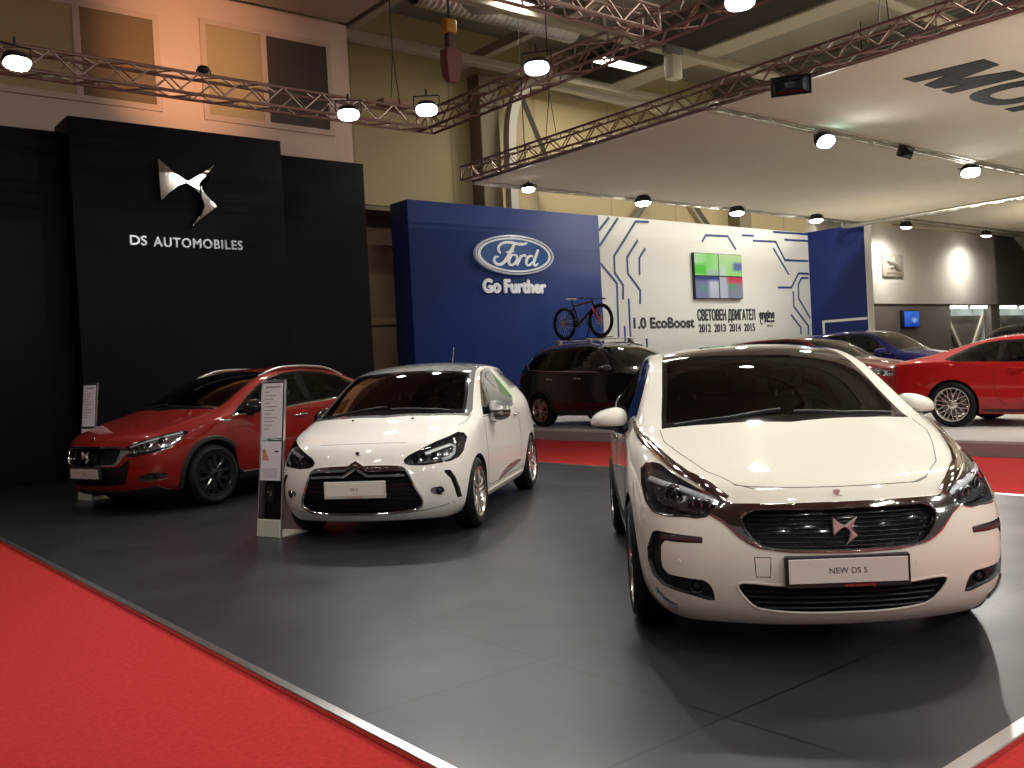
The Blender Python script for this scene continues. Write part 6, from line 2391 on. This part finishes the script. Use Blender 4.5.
def floodlight(p, aim, label, power, col=(1., .965, .925), glow=LED_WHITE, size=1., angle=110, hang=.22, group=None, lit=True, blend=.7, rad=.09, box=False):
    """Yoke-hung flood: sloping housing, bright glass, bracket up to the pipe."""
    p, aim = Vector(p), Vector(aim)
    d = (aim - p).normalized()
    q = d.to_track_quat('-Z', 'Y').to_matrix().to_4x4()
    M = Matrix.Translation(p) @ q
    root = empty('floodlight', p)
    tag(root, label, 'lamp', group)
    s = size
    def oval(rx, ry, z, n=24):
        return [bm.verts.new(M @ Vector((rx * s * math.copysign(abs(math.cos(t)) ** .75, math.cos(t)), ry * s * math.copysign(abs(math.sin(t)) ** .75, math.sin(t)), z * s))) for t in np.linspace(0, 2 * PI, n, endpoint=False)]
    bm = new_bm()
    if box:
        oval = lambda rx, ry, z, n=24: [bm.verts.new(M @ Vector((max(-1, min(1, 1.5 * math.cos(t))) * rx * s * 1.25, max(-1, min(1, 1.5 * math.sin(t))) * ry * s * .9, z * s))) for t in np.linspace(0, 2 * PI, n, endpoint=False)]
    rows = [oval(.150, .098, .006), oval(.168, .115, -.004), oval(.172, .118, .012), oval(.165, .112, .06), oval(.13, .09, .12), oval(.075, .055, .155)]
    for P, Q in zip(rows[:-1], rows[1:]):
        for k in range(24):
            bm.faces.new((P[k], P[(k + 1) % 24], Q[(k + 1) % 24], Q[k]))
    bm.faces.new(rows[-1])
    at(from_bm('lamp_housing', bm, LAMP_BLACK, angle=40), root)
    bm = new_bm()
    rows = [oval(.152, .100, .012), oval(.152, .100, -.006), oval(.138, .090, -.03), oval(.10, .066, -.05), oval(.05, .034, -.06)]
    for P, Q in zip(rows[:-1], rows[1:]):
        for k in range(24):
            bm.faces.new((P[k], P[(k + 1) % 24], Q[(k + 1) % 24], Q[k]))
    bm.faces.new(rows[-1])
    at(from_bm('lamp_glass', bm, glow if lit else BLACK_GLOSS), root)
    bm = new_bm()
    top = p + Vector((0, 0, hang + .10))
    for x in (-.19, .19):
        a = M @ Vector((x * s, 0, .07 * s))
        b = Vector((a.x, a.y, p.z + hang))
        bm_tube(bm, [a, b], .010, 6)
    a = M @ Vector((-.19 * s, 0, .07 * s))
    b = M @ Vector((.19 * s, 0, .07 * s))
    bm_tube(bm, [(a.x, a.y, p.z + hang), (b.x, b.y, p.z + hang)], .010, 6)
    mid = Vector(((a.x + b.x) / 2, (a.y + b.y) / 2, p.z + hang))
    bm_tube(bm, [mid, mid + Vector((0, 0, .10))], .018, 6)
    at(from_bm('lamp_yoke', bm, LAMP_BLACK), root)
    if lit:
        NL[0] += 1
        l = bpy.data.lights.new('flood_beam_%d' % NL[0], 'SPOT')
        l.energy = power
        l.color = col
        l.spot_size = math.radians(angle)
        l.spot_blend = blend
        l.shadow_soft_size = rad
        lo = bpy.data.objects.new('flood_beam', l)
        COL.objects.link(lo)
        lo.matrix_world = Matrix.Translation(p + d * (.075 * s)) @ q
    return root


# ---- trusses over the dark stage
zt = 5.65
truss((-8, 13.12, zt), (9.0, 13.12, zt), 'copper-toned truss running along the black wall, upper left', hangers=(.15, .97))
truss((9.17, 13.26, zt), (9.17, -3, zt), 'copper-toned truss running from the corner over the stage to the top centre', hangers=(.35, .8))
truss((-6, 7.95, zt), (8.99, 7.95, zt), 'copper-toned cross truss meeting the middle truss at the top of the picture', hangers=(.3, .8))
tag(box_obj('junction_box', (8.2, 8.75, 13.0, 13.25, 5.82, 5.92), mat('box_brown', (.28, .16, .10), .6), bev=.01), 'small brown box lying on the truss corner at upper left centre', 'box')

P_STAGE = 330.
for p, aim, lab in (((2.66, 12.21, 5.32), (3.6, 9.0, 0), 'bright floodlight on the left truss at the left edge of the picture'),
                    ((7.10, 12.25, 5.30), (5.0, 9.2, 0), 'bright floodlight on the left truss nearest its corner'),
                    ((7.98, 11.49, 5.30), (5.2, 8.0, 0), 'bright floodlight on the middle truss just right of the corner'),
                    ((8.15, 9.19, 5.30), (5.0, 6.5, 0), 'bright floodlight halfway along the middle truss'),
                    ((8.64, 6.34, 5.30), (5.3, 4.2, 0), 'bright floodlight on the middle truss at the top edge of the picture')):
    floodlight(p, aim, lab, P_STAGE, size=1.0)
# the same rig goes on over the viewer's head, outside the picture
for x, y, ax, ay, pk in ((8.6, 3.4, 5.5, 3.2, .9), (8.6, .4, 5.8, 2.4, .7), (5.6, 7.7, 4.6, 5.0, .8), (2.6, 7.7, 3.4, 6.5, .5), (5.6, 1.2, 5.0, 2.6, .55), (2.4, 1.0, 3.8, 3.0, .40), (2.2, 4.2, 4.2, 4.2, .40)):
    floodlight((x, y, 5.32), (ax, ay, .3), 'floodlight on the stage rig above and behind the viewer', P_STAGE * pk, size=.72, angle=95, group='stage rig floodlights outside the picture')
for k in range(12):  # extra floodlights added out of view: frontal fill and sparkle on the cars
    x, y = -5 + 3.1 * (k % 6) + (1.2 if k > 5 else 0), (-4.2 if k < 6 else -8.5)
    floodlight((x, y, 5.6 + .5 * (k > 5)), (3.5 + .5 * (k % 6), 6.5, .6), 'unseen floodlight added behind the viewer to fill the car fronts', 330., size=.8, angle=62, group='added fill floodlights behind the viewer')
# warm wall-washer at the left truss
floodlight((5.35, 13.3, 5.98), (6.75, 17.5, 7.6), 'small warm floodlight aimed at the pale wall between the two windows', 1350., (1., .50, .24), mat('lamp_glow_warm', (1, 1, 1), .4, emit=(1., .6, .3), estr=6.), .5, angle=52, blend=1., hang=-.10)

# ---- canopies over the white platform
zc = 5.52
def canopy(x0, x1, y0, y1, z, label):
    r = empty('canopy', ((x0 + x1) / 2, (y0 + y1) / 2, z))
    tag(r, label, 'canopy')
    at(box_obj('fabric', (x0, x1, y0, y1, z, z + .015), CANOPY), r)
    bm = new_bm()
    for b in ((x0 - .03, x0 + .03, y0, y1), (x1 - .03, x1 + .03, y0, y1), (x0, x1, y0 - .03, y0 + .03), (x0, x1, y1 - .03, y1 + .03)):
        bm_box(bm, *b, z - .02, z + .06, .008, 1)
    at(from_bm('frame', bm, TRUSS_P, angle=40), r)
    return r
c1 = canopy(12.5, 27.9, 9.90, 16.2, zc, 'pale fabric canopy over the white wall, its rear half')
c2 = canopy(12.5, 27.9, .5, 9.66, zc, 'pale fabric canopy bearing big black letters, nearer half')
c3 = canopy(28.5, 44, 6, 18.35, 6.14, 'bright pale canopy at right over the grey-brown wall')
truss((12.3, 16.35, 5.68), (12.3, -3, 5.68), 'copper-toned truss along the near edge of the letter canopy, upper right', hangers=(.145, .5, .85))
truss((12.45, 16.33, 5.56), (27.8, 16.33, 5.56), 'thin pale truss along the rear edge of the canopy, above the white wall', hangers=(.1, .9), sq=.13, m=TRUSS_P, r=.016, pitch=.3)
truss((12.45, 9.78, 5.56), (27.9, 9.78, 5.56), 'thin pale truss between the two canopy halves', hangers=(.5, .95), sq=.15, m=TRUSS_P, r=.018, pitch=.3)
truss((28.2, 17.0, 5.62), (28.2, 2, 5.62), 'pale truss between the letter canopy and the bright right canopy', hangers=(.2, .8), sq=.29, m=TRUSS_P)
truss((28.9, 17.35, 6.03), (44, 17.35, 6.03), 'thin pale truss carrying two lamps under the bright right canopy', hangers=(.1, .9), sq=.13, m=TRUSS_P, r=.016, pitch=.3)
# big letters on the underside: read from below, letter tops toward the viewer
bm = new_bm()
def ceil(pts, hole=None):
    return [(13.86 + a, 7.26 - b) for a, b in pts]
zl0, zl1 = zc - .012, zc - .002
for q, M_ in enumerate(([(0, 0), (.17, 1.13), (.56, 1.13), (.36, 0)], [(.17, 1.13), (.66, 1.13), (.97, 0), (.64, 0)],
                        [(1.17, 1.13), (1.66, 1.13), (.99, 0), (.66, 0)], [(1.27, 1.13), (1.66, 1.13), (1.53, 0), (1.20, 0)])):
    bm_prism(bm, ceil(M_), zl0 - .0006 * q, zl1, 'XY')
def o_letter(x):
    def sup(rx, ry, n=40):
        return [(x + .74 + .08 + rx * math.copysign(abs(math.cos(t)) ** .7, math.cos(t)), .565 + ry * math.copysign(abs(math.sin(t)) ** .7, math.sin(t))) for t in np.linspace(0, 2 * PI, n, endpoint=False)]
    A, B = ceil(sup(.74, .59)), ceil(sup(.38, .33))
    rows = [[bm.verts.new((a, b, z)) for a, b in S] for S, z in ((A, zl0), (B, zl0), (B, zl1), (A, zl1))]
    n = len(A)
    for P, Q in zip(rows, rows[1:] + rows[:1]):
        for k in range(n):
            bm.faces.new((P[k], P[(k + 1) % n], Q[(k + 1) % n], Q[k]))
o_letter(1.72)
bm_prism(bm, ceil([(3.47, 0), (3.60, 1.0), (3.97, 1.0), (3.83, 0)]), zl0, zl1, 'XY')
bm_prism(bm, ceil([(3.19, .82), (3.22, 1.13), (4.33, 1.13), (4.30, .82)]), zl0 - .0006, zl1, 'XY')
o_letter(4.38)
at(from_bm('printed_letters', bm, mat('canopy_print', (.020, .019, .018), .7)), c2)

P_STAND = 330.
def stand_flood(p, aim, lab, power=P_STAND, **k):
    floodlight(p, aim, lab, power, (1., .965, .90), size=k.pop('size', 1.3), angle=k.pop('angle', 168), blend=1., **k)
stand_flood((13.54, 15.75, 5.34), (12.3, 14.4, 0), 'small lit floodlight at the left end of the rear canopy truss', 150, size=.9, hang=.1)
stand_flood((17.37, 15.9, 5.34), (16.7, 15.9, 0), 'lit floodlight above the join of blue and white walls', 230, hang=.1)
stand_flood((21.15, 15.95, 5.34), (20.4, 15.9, 0), 'lit floodlight above the video wall', 340, hang=.1)
stand_flood((24.79, 15.85, 5.34), (24.1, 15.9, 0), 'lit floodlight above the right part of the white wall', 420, hang=.1)
stand_flood((15.64, 9.72, 5.30), (15.2, 5.2, .5), 'floodlight with a green tint under the canopy seam', 900, glow=LED_GREEN, hang=.12)
floodlight((18.37, 9.60, 5.36), (18.6, 6.0, 4.0), 'unlit black floodlight on the canopy seam truss', 0, size=1.1, lit=False, hang=.08, box=True)
stand_flood((21.63, 9.85, 5.30), (19.0, 7.6, .5), 'lit floodlight on the seam truss at the right edge of the picture', 900, hang=.12)
floodlight((12.1, 8.05, 5.36), (9.5, 6.2, 4.9), 'unlit long black floodlight on the near edge truss of the canopy', 0, size=1.35, lit=False, hang=.10, box=True)
stand_flood((32.75, 17.3, 5.80), (32.95, 17.75, 3.0), 'lit floodlight throwing a bright patch on the pale wall beside the plaque', 850, hang=.08, angle=160)
stand_flood((39.1, 17.3, 5.80), (39.3, 17.75, 3.0), 'lit floodlight at far right over the pale wall', 850, hang=.08, angle=160)

for x, y in ((13.2, 4.6), (13.2, .8), (18.0, 1.6), (26.8, 9.7)):
    stand_flood((x, y, 5.30), (x + 1.6, y + .4, .3), 'lit floodlight on the letter canopy trusses outside the picture', 800, group='canopy floodlights outside the picture', hang=.12)

# ---- roof lamps
def roof_lamp(x, y, z, lx, ly, lab, power, grp=None):
    r = empty('roof_lamp', (x, y, z))
    tag(r, lab, 'lamp', grp)
    bm = new_bm()
    bm_box(bm, x - lx / 2 - .12, x + lx / 2 + .12, y - ly / 2 - .1, y + ly / 2 + .1, z, z + .14, .02, 2)
    at(from_bm('lamp_housing', bm, LAMP_BLACK, angle=40), r)
    bm = new_bm()
    bm_box(bm, x - lx / 2, x + lx / 2, y - ly / 2, y + ly / 2, z - .01, z + .01)
    at(from_bm('lamp_glass', bm, mat('roof_lamp_glow', (1, 1, 1), .4, emit=(1., .97, .88), estr=9.)), r)
    bm = new_bm()
    for q in (-1, 1):
        bm_cyl(bm, (x + q * lx * .4, y, z + .14), (x + q * lx * .4, y, 10.7), .012, seg=6)
    at(from_bm('lamp_hanger', bm, LAMP_BLACK), r)
    if power:
        l = bpy.data.lights.new('roof_lamp_light', 'AREA')
        l.shape = 'RECTANGLE'
        l.size, l.size_y = lx, ly
        l.energy = power
        l.color = (1., .93, .80)
        lo = bpy.data.objects.new('roof_lamp_light', l)
        COL.objects.link(lo)
        lo.location = (x, y, z - .03)
roof_lamp(18.65, 17.65, 9.45, 1.6, .42, 'bright rectangular roof lamp hanging above the canopy', 280)
roof_lamp(13.5, 15.95, 9.45, .9, .5, 'bright roof lamp cut by the top edge of the picture', 260)
for x, y, pw in ((4, 3, 120), (14, 4, 800), (22, 4, 1300), (4, -6, 200), (14, -5, 500), (-4, 3, 160), (-4, 11, 260), (25.5, 14.2, 900), (32, 9, 1500), (37, 12, 2200)):  # unseen roof lamps added to brighten the canopies and give reflections
    roof_lamp(x, y, 9.45, 1.6, .42, 'rectangular roof lamp added outside the picture for reflections and canopy light', pw, 'added roof lamps outside the picture')


# ================================================================== information stands
CLEAR = tint_glass('acrylic_clear', (.90, .91, .92))
PAPER = mat('paper_white', (.78, .78, .80), .6)
def info_stand(x, y, rz, label, lean=math.radians(6.5), h=1.43):
    r = empty('information_stand', (x, y, 0), rz)
    tag(r, label, 'stand')
    # local frame: panel faces -x, width along y
    w, b = .30, .16
    L = Matrix.Rotation(lean, 4, 'Y')
    bm = new_bm()
    bm_box(bm, -.008, .008, -w / 2, w / 2, b, h, .003, 1, L)
    from_bm('clear_panel', bm, CLEAR, r)
    bm = new_bm()
    for s in (-1, 1):
        bm_box(bm, -.010, .010, s * w / 2 - .006, s * w / 2 + .006, .01, h, .002, 1, L)
    bm_box(bm, -.010, .010, -w / 2, w / 2, h - .006, h + .006, .002, 1, L)
    bm_box(bm, -.014, .010, -w / 2, w / 2, h * .62 - .003, h * .62 + .003, .001, 1, L)
    from_bm('panel_edge', bm, SATIN, r)
    bm = new_bm()
    bm_box(bm, -.018, .014, -w / 2, w / 2, .0, b, .004, 1, L)
    bm_box(bm, 0, .34, -w / 2, w / 2, .0, .012, .004, 1)
    from_bm('base', bm, mat('stand_base', (.55, .54, .44), .45), r)
    for k, (z0, z1) in enumerate(((h * .63, h * .985), (h * .36, h * .61))):
        bm = new_bm()
        bm_box(bm, -.014, -.009, -w / 2 + .02, w / 2 - .02, z0, z1, 0, 1, L)
        pp = from_bm('paper_sheet', bm, PAPER, r)
        bm = new_bm()
        if k == 0:
            bm_box(bm, -.0155, -.0138, -w / 2 + .05, w / 2 - .06, z1 - .045, z1 - .028, 0, 1, L)
            for q in range(11):
                ww = .07 + .11 * ((q * 37) % 10) / 10
                bm_box(bm, -.0152, -.0138, w / 2 - .05 - ww, w / 2 - .05, z1 - .085 - q * .034, z1 - .077 - q * .034, 0, 1, L)
        else:
            for q in range(5):
                bm_box(bm, -.0152, -.0138, -w / 2 + .06, w / 2 - .05, z0 + .03 + q * .018, z0 + .036 + q * .018, 0, 1, L)
        from_bm('printed_lines', bm, mat('print_pale_grey', (.35, .35, .38), .6), pp)
        if k == 1:
            bm = new_bm()
            bm_box(bm, -.0155, -.0138, -w / 2 + .05, -w / 2 + .10, z1 - .10, z1 - .085, 0, 1, L)
            from_bm('printed_mark', bm, PRINT_DARK, pp)
            bm = new_bm()
            for q in range(5):
                bm_box(bm, -.0156, -.0138, w / 2 - .045 - .035 - q * .012, w / 2 - .045, z1 - .085 - q * .022, z1 - .068 - q * .022, 0, 1, L)
            from_bm('printed_scale', bm, mat('print_orange', (.65, .22, .08), .6), pp)
    bm = new_bm()
    bm_box(bm, -.013, -.009, -.055, .055, .32, .47, .003, 1, L)
    bd = from_bm('emblem_tile', bm, BLACK_GLOSS, r)
    bm = new_bm()
    wing_badge(bm, .055, L @ Matrix.Translation((-.0135, 0, .41)) @ FRONT, .004)
    from_bm('emblem', bm, CHROME, bd)
    return r

info_stand(3.62, 8.08, math.radians(18), 'clear leaning price stand with papers between the red crossover and the small white car')
info_stand(3.33, 13.0, math.radians(18), 'clear leaning price stand with papers behind the nose of the red crossover', h=1.52)
# clear panel at the right edge of the picture, on the platform edge
g = empty('clear_panel_stand', (12.6, 5.0, PLAT))
tag(g, 'clear upright panel at the right edge, in front of the bright red coupe', 'stand')
at(box_obj('clear_panel', (12.59, 12.61, 4.45, 5.02, PLAT, PLAT + 1.42), CLEAR, bev=.004), g)
bm = new_bm()
for b in ((4.445, 4.46, PLAT, PLAT + 1.42), (5.01, 5.025, PLAT, PLAT + 1.42), (4.445, 5.025, PLAT + 1.41, PLAT + 1.425)):
    bm_box(bm, 12.585, 12.615, *b)
at(from_bm('panel_edge', bm, SATIN), g)
at(box_obj('base', (12.42, 12.75, 4.43, 5.04, PLAT, PLAT + .03), SATIN, bev=.006), g)
at(box_obj('paper_sheet', (12.580, 12.588, 4.5, 4.97, PLAT + .85, PLAT + 1.38), mat('paper_grey', (.5, .48, .47), .6)), g)


# ================================================================== camera and world
f_px, eye = 940.19, Vector((0, 0, 1.42))
cd = bpy.data.cameras.new('camera')
cam = bpy.data.objects.new('camera', cd)
COL.objects.link(cam)
cd.sensor_width = 36
cd.lens = f_px / 1024 * 36
cd.clip_end = 200
Rv, Uv, Fv = Vector((0.77476006, -0.63010391, -0.05211444)), Vector((0.05073793, -0.02019819, 0.99850773)), Vector((0.63021624, 0.77624809, -0.01632142))
mw = Matrix((Rv, Uv, -Fv)).transposed().to_4x4()
mw.translation = eye
cam.matrix_world = mw
SC.camera = cam
w = bpy.data.worlds.new('hall_air')
SC.world = w
w.use_nodes = True
bg = w.node_tree.nodes['Background']
bg.inputs['Color'].default_value = (1., .95, .90, 1)
bg.inputs['Strength'].default_value = .09
SC.view_settings.view_transform = 'Standard'
SC.view_settings.look = 'None'
SC.view_settings.exposure = -.55
SC.view_settings.gamma = 1.
SC.view_settings.use_curve_mapping = False
